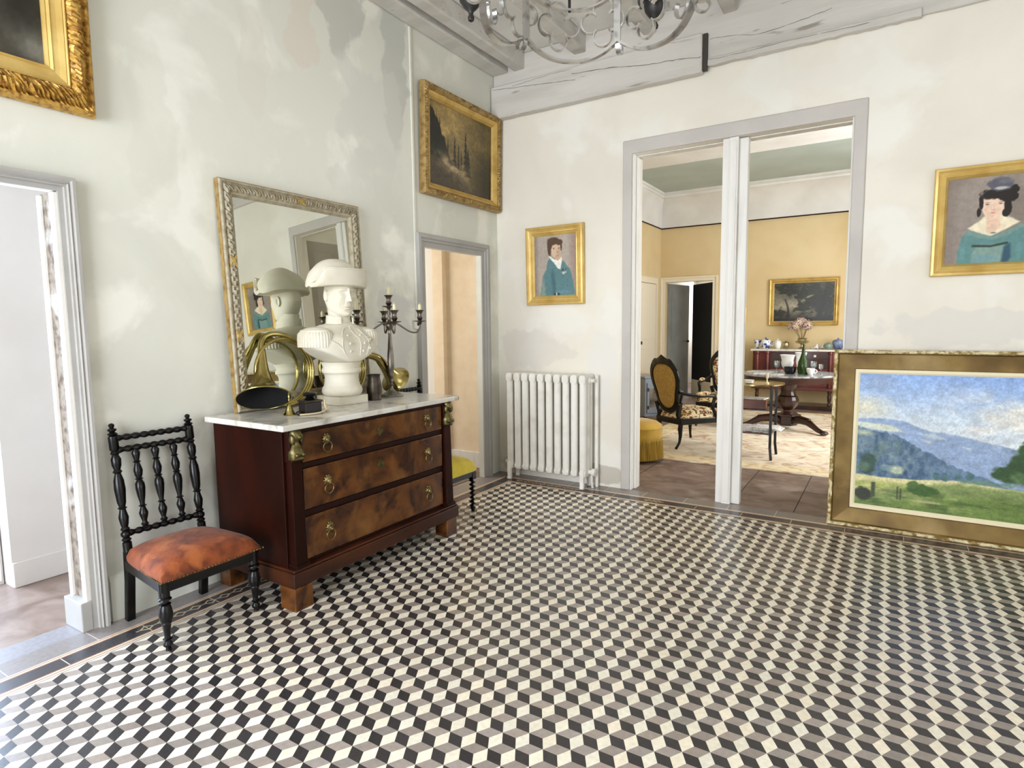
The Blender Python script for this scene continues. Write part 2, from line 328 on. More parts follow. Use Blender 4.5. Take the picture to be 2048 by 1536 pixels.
def clip(poly, x0, x1, y0, y1):
    for ax, s, lim in ((0, 1, x0), (0, -1, x1), (1, 1, y0), (1, -1, y1)):
        out = []
        for i in range(len(poly)):
            a, b = poly[i], poly[(i+1) % len(poly)]; da, db = s*(a[ax]-lim), s*(b[ax]-lim)
            if da >= 0: out.append(a)
            if da*db < 0:
                t = da/(da-db); out.append((a[0]+t*(b[0]-a[0]), a[1]+t*(b[1]-a[1])))
        poly = out
        if len(poly) < 3: return None
    return poly
def tile_floor():
    """cube-pattern cement tiles with a banded border"""
    PX0, PX1, PY0, PY1 = .292, 5.11, -6.3, -.285
    V, Fc, C = [], [], []
    rnd = random.Random(3)
    def put(poly, col, var=.06):
        o = len(V); V.extend((x, y, 0) for x, y in poly); Fc.append(tuple(range(o, o+len(poly)))); k = 1+rnd.uniform(-var, var); tint = rnd.uniform(-.03, .03)
        c = lin(col); C.extend([(c[0]*k*(1+tint), c[1]*k, c[2]*k*(1-tint), 1)]*len(poly))
    dx, L_ = .0762, .0875; a = L_/math.sqrt(3)
    CREAM, GREY, DARK = (240, 230, 208), (156, 144, 134), (54, 50, 50)
    ex = (dx*2/3, 0); e60 = (dx/3, L_/2); e120 = (-dx/3, L_/2)
    for k in range(-2, 66):
        X = .368+k*dx
        for m_ in range(-36, 40):
            Y = -3.468+m_*L_+(L_/2 if k % 2 else 0)
            n = (X, Y)      # node where two cream tips meet; cream rises from it
            P = lambda *es: (n[0]+sum(e[0]*q for e, q in es), n[1]+sum(e[1]*q for e, q in es))
            cream = [n, P((e60, 1)), P((e60, 1), (e120, 1)), P((e120, 1))]
            grey = [n, P((ex, 1)), P((ex, 1), (e60, 1)), P((e60, 1))]
            dark = [n, P((ex, 1)), P((ex, 1), (e120, -1)), P((e120, -1))]
            for poly, col in ((cream, CREAM), (grey, GREY), (dark, DARK)):
                q = clip(poly, PX0, PX1, PY0, PY1)
                if q: put(q, col, .05 if col is CREAM else .16)
    SL, BK, RD, CR, BR = (138, 130, 126), (66, 64, 68), (146, 94, 72), (224, 204, 178), (104, 84, 68)
    # concentric border bands: offset from the wall, colour
    bands = [(0, .135, SL), (.135, .143, CR), (.143, .148, RD), (.148, .160, CR), (.160, .166, RD), (.166, .250, BK), (.250, .256, RD), (.256, .269, CR), (.269, .274, RD), (.274, .286, CR), (.286, .2925, GREY)]
    for a0, a1, c in bands:
        x0, x1, y0, y1 = -.0+a0, 5.4-a0, -6.6+a0, -a0
        X0, X1, Y0, Y1 = a1, 5.4-a1, -6.6+a1, -a1
        step = .32 if a1-a0 > .05 else 9
        def run(p, q, mk):
            t = p
            while t < q-1e-6:
                e = min(t+step-.004, q); put(mk(t, e), c, .14 if step < 1 else .03)
                if step < 1 and e < q: put(mk(e, min(e+.004, q)), (206, 194, 178), .02)
                t = e+(.004 if step < 1 else 0)
        run(y0, y1, lambda s, e: [(x0, s), (X0, max(min(s, Y1), Y0)), (X0, max(min(e, Y1), Y0)), (x0, e)][::-1])
        run(y0, y1, lambda s, e: [(x1, s), (X1, max(min(s, Y1), Y0)), (X1, max(min(e, Y1), Y0)), (x1, e)])
        run(X0, X1, lambda s, e: [(s, Y1), (e, Y1), (e, y1), (s, y1)])
        run(X0, X1, lambda s, e: [(s, y0), (e, y0), (e, Y0), (s, Y0)])
    # interlaced lozenges inlaid in the black band (worn): along the left wall behind the chair and along the back wall
    def inlay(u0, u1, mk, col):
        n = int((u1-u0)/.075)
        for i in range(n):
            c = u0+(i+.5)*.075; q = [(c-.034, 0), (c, .026), (c+.034, 0), (c, -.026)]; s = [(c-.022, 0), (c, .016), (c+.022, 0), (c, -.016)]
            for j in range(4):
                k = (j+1) % 4; put([mk(*q[j]), mk(*q[k]), mk(*s[k]), mk(*s[j])], col, .1)
            put([mk(c+.030, .004), mk(c+.046, .004), mk(c+.046, -.004), mk(c+.030, -.004)], col, .1)
    nb = len(V)
    inlay(-3.33, -1.1, lambda u, v: (.208+v, -u-4.43), (206, 186, 150))
    inlay(.30, .92, lambda u, v: (u, -.208+v), (196, 170, 130)); inlay(1.45, 1.66, lambda u, v: (u, -.208+v), (224, 206, 178))
    for i in range(nb, len(V)): V[i] = (V[i][0], V[i][1], .0008)
    # door thresholds under the two left doorways
    put([(-.14, -4.55), (0, -4.55), (0, -3.368), (-.14, -3.368)], (150, 146, 148), .0); put([(-.06, -1.007), (0, -1.007), (0, -.262), (-.06, -.262)], (150, 142, 136), 0)
    me = bpy.data.meshes.new('floor'); me.from_pydata(V, [], Fc); me.materials.append(M['tile'])
    at_ = me.color_attributes.new('Col', 'FLOAT_COLOR', 'POINT'); at_.data.foreach_set('color', np.array(C, dtype=np.float32).ravel())
    me.update(); o = bpy.data.objects.new('floor', me); COL.objects.link(o); struct(o)
tile_floor()
struct(MB().box(-.14, -6.75, -.12, 5.55, .0, -.0015).build('floor_base', M['slab'], smooth=0))
struct(MB().box(-.14, -6.75, 3.61, 5.55, .15, 3.72).build('ceiling', M['ceiling'], smooth=0))
# ceiling joists and the wall beam over the double doorway
rj = random.Random(5)
def rough_box(x0, y0, z0, x1, y1, z1, ax, n=24, amp=.005):
    b = MB(); R = []
    for i in range(n+1):
        t = i/n; j = lambda: rj.uniform(-amp, amp)
        if ax == 'y': y = y0+t*(y1-y0); R.append([(x0+j(), y, z0+j()), (x1+j(), y, z0+j()), (x1+j(), y, z1), (x0+j(), y, z1)])
        else: x = x0+t*(x1-x0); R.append([(x, y0+j(), z0+j()), (x, y0+j(), z1), (x, y1, z1), (x, y1, z0+j())])
    return b.rings(R)
for i, x in enumerate((.0, .215, .775, 1.345, 1.92, 2.48, 3.05, 3.62, 4.19, 4.76)):
    wd = .155 if i == 0 else .105
    struct(rough_box(x+.002, -6.58, 3.475, x+wd, -.02, 3.607, 'y').build('ceiling_beam', M['beam'], smooth=30, bevel=.012))
struct(rough_box(.002, -.036, 3.165, 5.39, -.002, 3.608, 'x', 40).build('ceiling_beam', M['beamx'], smooth=30, bevel=.01))
struct(rough_box(.004, -.085, 3.108, 1.795, -.004, 3.375, 'x', 30, .0028).build('ceiling_beam', M['beamx'], smooth=30, bevel=.012))
struct(rough_box(1.83, -.058, 3.150, 3.08, -.004, 3.20, 'x', 30, .006).build('ceiling_beam', M['beamx'], smooth=30, bevel=.006))
b = MB()
for y_, CR_ in ((-.0895, (([(.03, 3.348), (.072, 3.343), (.345, 3.314), (.59, 3.289), (.813, 3.264)], .0018), ([(.228, 3.338), (.498, 3.352), (.783, 3.353)], .0012), ([(.783, 3.316), (1.101, 3.289), (1.374, 3.245), (1.591, 3.23), (1.79, 3.205)], .0024))), (-.0385, (([(1.84, 3.332), (2.002, 3.319), (2.168, 3.287), (2.457, 3.309), (2.60, 3.33)], .0016), ([(2.3, 3.44), (2.8, 3.45), (3.3, 3.452)], .0014))), (-.062, (([(1.84, 3.185), (2.05, 3.182), (2.42, 3.186), (2.81, 3.177)], .0016),))):
    for pts, r_ in CR_: b.tube([(x, y_, z+rj.uniform(-.003, .003)) for x, z in spline(pts, 7)], [r_*.75*rj.uniform(.4, 1.2) for _ in spline(pts, 7)], 5)
b.box(1.797, -.06, 3.12, 1.828, -.036, 3.37)
struct(b.build('trim_1', M['crack']))
# door casings
def casing(name, ax, p, sgn, u0, u1, z1, prof, m, zb=0, bevel=0):
    R = []
    for k in range(4):
        ring = []
        for o, pr in prof:
            u = (u0-o) if k < 2 else (u1+o); z = zb if k in (0, 3) else z1+o; q = p+sgn*pr
            ring.append((q, u, z) if ax == 'Y' else (u, q, z))
        R.append(ring)
    return struct(MB().rings(R).build(name, m, smooth=0, bevel=bevel))
P1 = [(0, 0), (0, .012), (.030, .012), (.033, .024), (.046, .024), (.050, .036), (.060, .031), (.074, .038), (.092, .038), (.092, 0)]
casing('trim_2', 'Y', 0, 1, -4.55, -3.368, 1.93, [(o*.64, q) for o, q in P1], M['casing'])
P2 = [(0, 0), (0, .010), (.028, .010), (.031, .022), (.044, .022), (.049, .034), (.070, .034), (.070, 0)]
casing('trim_3', 'Y', 0, 1, -1.007, -.262, 1.94, [(o*(1.45 if i > 6 else 1.3), q) for i, (o, q) in enumerate(P2)], M['casing'])
R = []
for u0, z0 in ((1.26, 0), (1.26, 2.648), (2.752, 2.648), (2.752, 0)):
    s = -1 if u0 < 2 else 1; top = z0 > 1
    R.append([(u0, -.0, z0), (u0, -.018, z0), (u0+s*.07, -.018, z0+(.100 if top else 0)), (u0+s*.076, -.0, z0+(.106 if top else 0))])
struct(MB().rings(R).build('trim_4', M['casing_back'], smooth=0, bevel=.006))
b = MB().box(1.2605, .0, 0, 1.272, .15, 2.648).box(1.272, .06, 0, 1.288, .15, 2.63).box(2.74, .0, 0, 2.7515, .15, 2.648).box(1.272, .07, 2.640, 2.74, .15, 2.6475)
struct(b.build('trim_5', M['post_white'], smooth=0, bevel=.002))
# the white post left standing in the middle of the double doorway
b = MB().box(1.936, .002, 0, 1.982, .062, 2.646).box(1.982, -.012, 0, 2.046, .062, 2.646).box(2.046, .026, 0, 2.106, .085, 2.640)
b.box(1.99, -.018, .02, 2.036, -.011, 2.62)
struct(b.build('trim_6', M['post_white'], smooth=0, bevel=.003))
# stone-patched jamb of the left doorway, its plinth block and the wall foot
b = MB().box(-.139, -3.3849, .13, -.004, -3.25, 1.93)
b.xf(Matrix.Translation((0, .009, 0)))
struct(b.build('trim_7', M['rubble'], smooth=0))
b = MB().box(-.150, -3.388, .0, -.122, -3.366, 1.925).box(-.03, -3.386, .13, .008, -3.367, 1.925)
struct(b.build('trim_8', M['post_white'], smooth=0, bevel=.003))
struct(MB().box(-.155, -3.412, 0, .014, -3.367, .135).build('trim_9', M['casing'], smooth=0, bevel=.004))
b = MB().prism([(0, 0), (.016, 0), (.016, .19), (.008, .215), (0, .22)], -3.29, -1.11, Matrix(((1, 0, 0, 0), (0, 0, 1, 0), (0, 1, 0, 0), (0, 0, 0, 1))))
struct(b.build('baseboard_left', M['plaster_left'], smooth=30))
struct(MB().box(0, -1.118, 1.37, .012, -1.098, 3.47).build('trim_10', M['plaster_left'], smooth=0, bevel=.003))
# corridor behind the left doorway
struct(MB().box(-1.6, -6.75, -.12, -.14, -2.5, 0).build('floor_corridor', M['wood_floor'], smooth=0))
struct(MB().box(-1.0, -3.38, 0, -.84, -2.6, 2.3).build('wall_corridor', M['corridor_wall'], smooth=0))
struct(MB().box(-1.0, -2.62, 0, -.14, -2.5, 2.3).build('wall_corridor_end', M['corridor_wall'], smooth=0))
wall('wall_corridor_far', 'Y', -1.12, -.955, -6.75, -3.385, 0, 2.3, [(-4.60, -3.395, .02, 2.1)], M['corridor_wall'])
struct(MB().box(-1.12, -6.75, 2.2, -.14, -2.5, 2.3).build('ceiling_corridor', M['corridor_wall'], smooth=0))
struct(MB().box(-.84, -3.38, 0, -.825, -2.62, .135).build('baseboard_corridor', M['corridor_wall'], smooth=0, bevel=.004))
# side room behind the doorway next to the corner
struct(MB().box(-2.1, -2.4, -.12, -.05, .15, 0).build('floor_side_room', M['slab'], smooth=0))
struct(MB().box(-.60, .012, 0, -.05, .15, 2.7).build('wall_side_room', M['cream_wall'], smooth=0))
struct(MB().box(-.72, -.045, 0, -.60, .15, 2.7).build('wall_side_room_pier', M['cream_wall'], smooth=0))
struct(MB().box(-2.1, .0, 0, -.72, .15, 2.7).build('wall_side_room_back', M['white_wall'], smooth=0))  # white where the pier is cream: stronger light put into the wall colour
struct(MB().box(-2.2, -2.4, 0, -2.1, .15, 2.7).build('wall_side_room_left', M['white_wall'], smooth=0))
struct(MB().box(-2.1, -2.48, 0, -.14, -2.38, 2.7).build('wall_side_room_front', M['white_wall'], smooth=0))
struct(MB().box(-2.2, -2.4, 2.6, -.14, .15, 2.7).build('ceiling_side_room', M['white_wall'], smooth=0))
struct(MB().box(-.60, -.008, 0, -.05, .012, .15).build('baseboard_side_room', M['post_white'], smooth=0, bevel=.004))
# windows behind the camera's back: frames and panes
def window(name, ax, p, u0, u1, z0, z1, nu, nz):
    f = MB(); e = .06
    B = (lambda a, c, lo, hi: f.box(p, a, lo, p+.06, c, hi)) if ax == 'Y' else (lambda a, c, lo, hi: f.box(a, p, lo, c, p+.06, hi))
    B(u0, u0+e, z0, z1); B(u1-e, u1, z0, z1); B(u0+e, u1-e, z0, z0+e); B(u0+e, u1-e, z1-e, z1)
    for i in range(1, nu): u = u0+(u1-u0)*i/nu; B(u-.02, u+.02, z0+e, z1-e)
    for i in range(1, nz): z = z0+(z1-z0)*i/nz; B(u0+e, u1-e, z-.015, z+.015)
    o = struct(f.build(name, M['post_white'], smooth=0))
    g = MB(); (g.box(p+.028, u0, z0, p+.032, u1, z1) if ax == 'Y' else g.box(u0, p+.028, z0, u1, p+.032, z1)); g.build('pane', M['pane'], o, smooth=0)
window('window_1', 'Y', 5.44, -4.7, -2.1, .35, 3.1, 4, 4)
window('window_2', 'X', -6.72, .3, 2.7, .05, 2.9, 4, 5)
window('door_1', 'Y', -1.10, -4.60, -3.395, .02, 2.1, 2, 4)
# the salon seen through the double doorway
struct(MB().box(-.6, 0, -.12, 4.3, 6.15, -.0005).build('floor_salon', M['slab'], smooth=0))
b = MB()
for x_ in (.35, 1.15, 2.047, 2.475, 3.1): b.box(x_-.004, .02, -.0004, x_+.004, 1.185, .0004)
b.box(-.45, .60, -.0004, 1.15, .606, .0004).box(2.475, .62, -.0004, 4.1, .626, .0004)
struct(b.build('floor_salon_joint', M['crack'], smooth=0))
wall('wall_salon_back', 'X', 6.0, 6.12, -.6, 4.3, 0, 3.0, [(-.40, .42, 0, 2.06)], M['salon_wall'])
wall('wall_salon_left', 'Y', -.6, -.49, .15, 6.12, 0, 3.0, [], M['salon_wall'])
wall('wall_salon_right', 'Y', 4.2, 4.3, .15, 6.12, 0, 3.0, [(1.5, 4.3, .5, 2.85)], M['salon_wall'])
window('window_3', 'Y', 4.21, 1.5, 4.3, .5, 2.85, 4, 4)
struct(MB().box(-.6, .15, 3.5, 4.3, 6.12, 3.6).build('ceiling_salon', M['salon_ceiling'], smooth=0))
cv = [(0, 3.0), (-.03, 3.0), (-.03, 3.03), (-.05, 3.12), (-.12, 3.25), (-.24, 3.36), (-.42, 3.43), (-.46, 3.43), (-.46, 3.46), (-.54, 3.47), (-.54, 3.5), (0, 3.5)]
struct(MB().prism([(6.12+(a if a else 0)-.12 if a else 6.12, z) for a, z in cv], -.6, 4.3, Matrix(((0, 0, 1, 0), (1, 0, 0, 0), (0, 1, 0, 0), (0, 0, 0, 1)))).build('trim_11', M['salon_white'], smooth=25))
struct(MB().prism([(-.49-a*.42 if a else -.6, z) for a, z in cv], .15, 6.0, Matrix(((1, 0, 0, 0), (0, 0, 1, 0), (0, 1, 0, 0), (0, 0, 0, 1)))).build('trim_12', M['salon_white'], smooth=25))
struct(MB().box(-.6, .15, 3.0, -.49, 6.12, 3.5).box(4.2, .15, 3.0, 4.3, 6.12, 3.5).box(-.6, 6.0, 3.0, 4.3, 6.12, 3.5).build('wall_salon_top', M['salon_white'], smooth=0))
bm = [(3.45, 3.5), (3.42, 3.47), (3.40, 3.40), (3.36, 3.385), (2.95, 3.385), (2.93, 3.40), (2.90, 3.385), (2.86, 3.37), (2.20, 3.37), (2.16, 3.40), (2.14, 3.5)]
struct(MB().prism(bm, -.49, 4.2, Matrix(((0, 0, 1, 0), (1, 0, 0, 0), (0, 1, 0, 0), (0, 0, 0, 1)))).build('ceiling_beam', M['salon_white'], smooth=0))
struct(MB().box(-.49, 5.965, 2.985, 4.2, 5.998, 3.0).build('trim_13', M['mahogany'], smooth=0))
struct(MB().box(-.488, .15, 2.985, -.47, 5.965, 3.0).build('trim_14', M['mahogany'], smooth=0))
casing('trim_15', 'X', 6.0, -1, -.40, .42, 2.06, [(0, 0), (0, .02), (.05, .02), (.055, .035), (.085, .035), (.085, 0)], M['salon_door'])
struct(MB().box(-.9, 6.12, -.12, .9, 9.5, 0).build('floor_passage', M['slab'], smooth=0))
struct(MB().box(.40, 6.13, 0, .52, 9.5, 2.4).build('wall_passage', M['white_wall'], smooth=0))
struct(MB().box(-.9, 6.13, 0, -.78, 9.5, 2.4).build('wall_passage_left', M['white_wall'], smooth=0))
struct(MB().box(-.9, 6.12, 2.3, .52, 9.5, 2.4).build('ceiling_passage', M['white_wall'], smooth=0))
struct(MB().box(-.9, 9.4, 0, .52, 9.5, 2.4).build('wall_passage_end', M['white_wall'], smooth=0))
# doors of the salon: one ajar in the far doorway, a dark leaf beyond it, a closed one in the left wall, the leaf folded back at the right
d = MB().box(0, -.02, .01, .80, .02, 2.04).box(.1, -.026, .2, .7, -.02, .85).box(.1, -.026, 1.0, .7, -.02, 1.9)
d.xf(at(-.385, 6.10, 0, math.radians(80))); o = struct(d.build('door_2', M['door_grey'], smooth=0, bevel=.004))
MB().ball((.72, -.05, 1.0), .022).turned((.72, -.02, 1.0), (.72, -.05, 1.0), [(0, .008), (1, .008)], 8).xf(at(-.385, 6.10, 0, math.radians(80))).build('door_handle', M['iron_dark'], o)
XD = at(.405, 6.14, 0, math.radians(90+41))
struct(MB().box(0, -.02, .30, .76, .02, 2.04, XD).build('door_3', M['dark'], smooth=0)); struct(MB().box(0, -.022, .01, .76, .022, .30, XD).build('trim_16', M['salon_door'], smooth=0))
d = MB().box(-.488, 4.86, .01, -.455, 5.66, 2.01).box(-.455, 4.95, .2, -.450, 5.57, .95).box(-.455, 4.95, 1.08, -.450, 5.57, 1.92)
o = struct(d.build('door_4', M['salon_door'], smooth=0, bevel=.003)); MB().box(-.455, 4.90, 1.0, -.43, 4.93, 1.05).build('door_handle', M['iron_dark'], o)
casing('trim_17', 'Y', -.49, 1, 4.85, 5.67, 2.02, [(0, 0), (0, .04), (.06, .04), (.10, .03), (.10, 0)], M['salon_door'])
d = MB().box(2.765, .16, .01, 2.800, .86, 2.62).box(2.758, .25, .2, 2.765, .77, .9).box(2.758, .25, 1.05, 2.765, .77, 1.7).box(2.758, .25, 1.85, 2.765, .77, 2.5)
struct(d.build('door_5', M['casing'], smooth=0, bevel=.004))
# ================================================================ PAINTINGS (dabs of colour on a fine canvas mesh)
def fbm(U, V, sc, octv=5, seed=0):
    out = np.zeros_like(U); amp = .5; tot = 0
    for o in range(octv):
        rng = np.random.RandomState(seed*31+o); g = rng.rand(64, 64); x = U*sc*2**o; y = V*sc*2**o
        xi = np.floor(x).astype(int); yi = np.floor(y).astype(int); fx = x-xi; fy = y-yi; fx = fx*fx*(3-2*fx); fy = fy*fy*(3-2*fy)
        G = lambda a, b: g[b % 64, a % 64]
        out += amp*((G(xi, yi)*(1-fx)+G(xi+1, yi)*fx)*(1-fy)+(G(xi, yi+1)*(1-fx)+G(xi+1, yi+1)*fx)*fy); tot += amp; amp *= .5
    return out/tot
class Art:
    def __init__(s, nx, ny, asp, bgc):
        s.nx, s.ny = nx, ny; s.U, s.V = np.meshgrid(np.linspace(0, 1, nx), np.linspace(0, 1, ny)); s.A = s.U*asp   # V=0 at the top
        s.C = np.ones((ny, nx, 3))*np.array(bgc, float)
    def mix(s, m, c):
        m = np.clip(m, 0, 1)[..., None]; c = np.array(c, float) if not isinstance(c, np.ndarray) else c
        s.C = s.C*(1-m)+c*m
    def grad(s, stops, var='V'):
        t = s.V if var == 'V' else s.U; xs = [a for a, _ in stops]
        s.C = np.stack([np.interp(t, xs, [c[i] for _, c in stops]) for i in range(3)], -1)
    def below(s, pts, c, soft=.006, rough=0, rs=20, seed=1, st=1):    # everything under a skyline
        y = np.interp(s.U, [p[0] for p in pts], [p[1] for p in pts])
        if rough: y = y+(fbm(s.U, s.U*0+.3, rs, 4, seed)-.5)*rough
        s.mix(np.clip((s.V-y)/soft, 0, 1)*st, c)
    def ell(s, x, y, rx, ry, c, soft=.25, rough=0, rs=12, seed=2, st=1, rot=0):
        dx = s.U-x; dy = s.V-y; k, q = math.cos(rot), math.sin(rot); dx, dy = (dx*k+dy*q)/rx, (-dx*q+dy*k)/ry
        d = np.sqrt(dx*dx+dy*dy)
        if rough: d = d+(fbm(s.U, s.V, rs, 4, seed)-.5)*rough*2
        s.mix(np.clip((1-d)/soft, 0, 1)*st, c)
    def poly(s, pts, c, soft=.006, st=1, rough=0, rs=14, seed=4):
        U, V = s.U, s.V
        if rough: U = U+(fbm(s.U, s.V, rs, 3, seed)-.5)*rough; V = V+(fbm(s.U, s.V, rs, 3, seed+1)-.5)*rough
        ins = np.zeros(U.shape, bool); dist = np.full(U.shape, 9.)
        for i in range(len(pts)):
            (xa, ya), (xb, yb) = pts[i], pts[(i+1) % len(pts)]
            cr = ((ya > V) != (yb > V)) & (U < (xb-xa)*(V-ya)/((yb-ya) or 1e-9)+xa); ins ^= cr
            l2 = (xb-xa)**2+(yb-ya)**2 or 1e-9; t = np.clip(((U-xa)*(xb-xa)+(V-ya)*(yb-ya))/l2, 0, 1)
            dist = np.minimum(dist, np.hypot(U-xa-t*(xb-xa), V-ya-t*(yb-ya)))
        s.mix(np.clip(np.where(ins, dist, -dist)/soft+.5, 0, 1)*st, c)
    def tex(s, sc, amt, oct_=5, seed=9, stretch=1):
        n = fbm(s.U*stretch, s.V, sc, oct_, seed)-.5; s.C = np.clip(s.C*(1+n[..., None]*amt), 0, 255)
    def colours(s):
        c = np.clip(s.C, 0, 255)/255; return np.where(c <= .04045, c/12.92, ((c+.055)/1.055)**2.4)
def picture(name, label, cat, X, W, H, prof, fmat, art, amat, carve=(), cn=40, camp=.006, seed=1, group=None, slip=None, canvas_h=.006, inner=None):
    t = thing(name, label, cat, X, group); n = cn; rnd = random.Random(seed); R = []
    cor = [(0, 0), (1, 0), (1, 1), (0, 1)]
    for s in range(4):
        (ax, ay), (bx, by) = cor[s], cor[(s+1) % 4]
        for i in range(n):
            f = i/n; ring = []
            for k, (d, h) in enumerate(prof):
                x0, y0 = d+ax*(W-2*d), d+ay*(H-2*d); x1, y1 = d+bx*(W-2*d), d+by*(H-2*d)
                hh = h
                if k in carve and i: hh = h+camp*(math.sin(i*2.1+k*1.3)*.6+rnd.uniform(-.7, .7))
                ring.append((x0+f*(x1-x0), y0+f*(y1-y0), hh))
            R.append(ring)
    R.append(R[0]); MB().rings(R, False, False).build('frame', fmat, t, smooth=30)
    dmax = prof[-1][0]
    if inner:
        R = [[(d+ax*(W-2*d), d+ay*(H-2*d), h) for d, h in inner[0]] for (ax, ay) in cor+[cor[0]]]
        MB().rings(R, False, False).build('inner_moulding', inner[1], t, smooth=0); dmax = inner[0][-1][0]
    if slip:
        wS, mS = slip; R = []
        for (ax, ay) in cor+[cor[0]]:
            R.append([(d+ax*(W-2*d), d+ay*(H-2*d), h) for d, h in ((dmax-.004, .004), (dmax-.004, .016), (dmax+wS*.6, .016), (dmax+wS, .009), (dmax+wS, .004))])
        MB().rings(R, False, False).build('inner_slip', mS, t, smooth=0); dmax += wS
    e = .003; x0, y0, x1, y1 = dmax-e, dmax-e, W-dmax+e, H-dmax+e
    U, V = art.U, art.V; P = np.stack([x0+U*(x1-x0), y1-V*(y1-y0), np.full_like(U, canvas_h)], -1).reshape(-1, 3)
    nx, ny = art.nx, art.ny; idx = np.arange(nx*ny).reshape(ny, nx)
    F = np.stack([idx[1:, :-1], idx[1:, 1:], idx[:-1, 1:], idx[:-1, :-1]], -1).reshape(-1, 4)
    me = bpy.data.meshes.new('canvas'); me.from_pydata(P.tolist(), [], F.tolist())
    rgb = art.colours().reshape(-1, 3); a = me.color_attributes.new('Col', 'FLOAT_COLOR', 'POINT')
    a.data.foreach_set('color', np.concatenate([rgb, np.ones((len(rgb), 1))], 1).astype(np.float32).ravel()); me.materials.append(amat); me.update()
    o = bpy.data.objects.new('canvas', me); COL.objects.link(o); o.parent = t
    MB().box(.004, .004, .0005, W-.004, H-.004, .004).build('backing_board', M['slab'], t, smooth=0)
    return t
XL = lambda y, z, x=.004, tilt=0: Matrix(((0, 0, 1, x), (1, 0, 0, y), (0, 1, 0, z), (0, 0, 0, 1))) @ Matrix.Rotation(tilt, 4, 'X')   # on the left wall
XB = lambda x, z, y=-.004, tilt=0, roll=0: Matrix(((1, 0, 0, x), (0, 0, -1, y), (0, 1, 0, z), (0, 0, 0, 1))) @ Matrix.Rotation(roll, 4, 'Z') @ Matrix.Rotation(tilt, 4, 'X')  # on the back wall
def art_dark_portrait():
    a = Art(150, 190, .8, (58, 54, 44)); a.C = a.C*(1+(fbm(a.U, a.V, 5, 6, 3)-.5)[..., None]*.9)
    a.mix(np.exp(-((a.V-.80-.28*a.U+.12)/.07)**2)*np.clip(fbm(a.U, a.V, 4, 5, 8)*2-.5, 0, 1)*.75, (150, 148, 138))
    a.mix(np.clip((fbm(a.U, a.V, 3, 4, 5)-.52)*3, 0, .5), (92, 90, 80)); a.tex(60, .25); return a
def art_ravine():
    a = Art(200, 150, 1.35, (70, 60, 38)); a.grad([(0, (104, 92, 60)), (.35, (112, 100, 68)), (.6, (66, 58, 40)), (1, (34, 30, 26))])
    a.mix(np.clip((a.U-.5)*2.2, 0, .75), (52, 46, 24)); a.tex(6, .5, 5, 2)
    a.below([(0, .30), (.25, .36), (.36, .24), (.47, .38), (.6, .34), (.75, .5), (1, .62)], (86, 78, 54), .03, .05, 9, 3, .6)
    a.below([(0, .05), (.08, .16), (.16, .26), (.24, .44), (.31, .58), (.36, .9), (1, 1.2)], (28, 28, 22), .02, .16, 26, 4)
    for x, y, hgt, wd in ((.16, .17, .5, .030), (.12, .12, .5, .025), (.28, .36, .4, .022), (.385, .33, .42, .030), (.445, .40, .36, .022), (.49, .46, .3, .018), (.56, .22, .55, .040), (.60, .42, .4, .05)):
        for q in range(6):
            t = q/5; a.poly([(x, y+t*hgt*.7), (x-wd*(.35+.8*t), y+t*hgt*.7+hgt*.2), (x+wd*(.35+.8*t), y+t*hgt*.7+hgt*.2)], (26, 27, 22), .012, .9, .02, 30)
    a.below([(0, .62), (.3, .60), (.5, .72), (.62, .95), (1, 1.1)], (60, 55, 46), .05, .08, 10, 7, .8)
    m = np.exp(-((a.V-.70-.25*(a.U-.3))/.10)**2)*np.clip(1-np.abs(a.U-.36)*2.6, 0, 1)*np.clip(fbm(a.U, a.V, 12, 5, 11)*2.4-.75, 0, 1)
    a.mix(m, (150, 138, 116)); a.mix(np.clip((a.U-.62)*4, 0, 1)*np.clip((a.V-.35)*3, 0, 1)*.75, (26, 24, 14)); a.tex(40, .35, 4, 13); a.C = np.clip(a.C*np.array([1.5, 1.42, 1.3]), 0, 255); return a
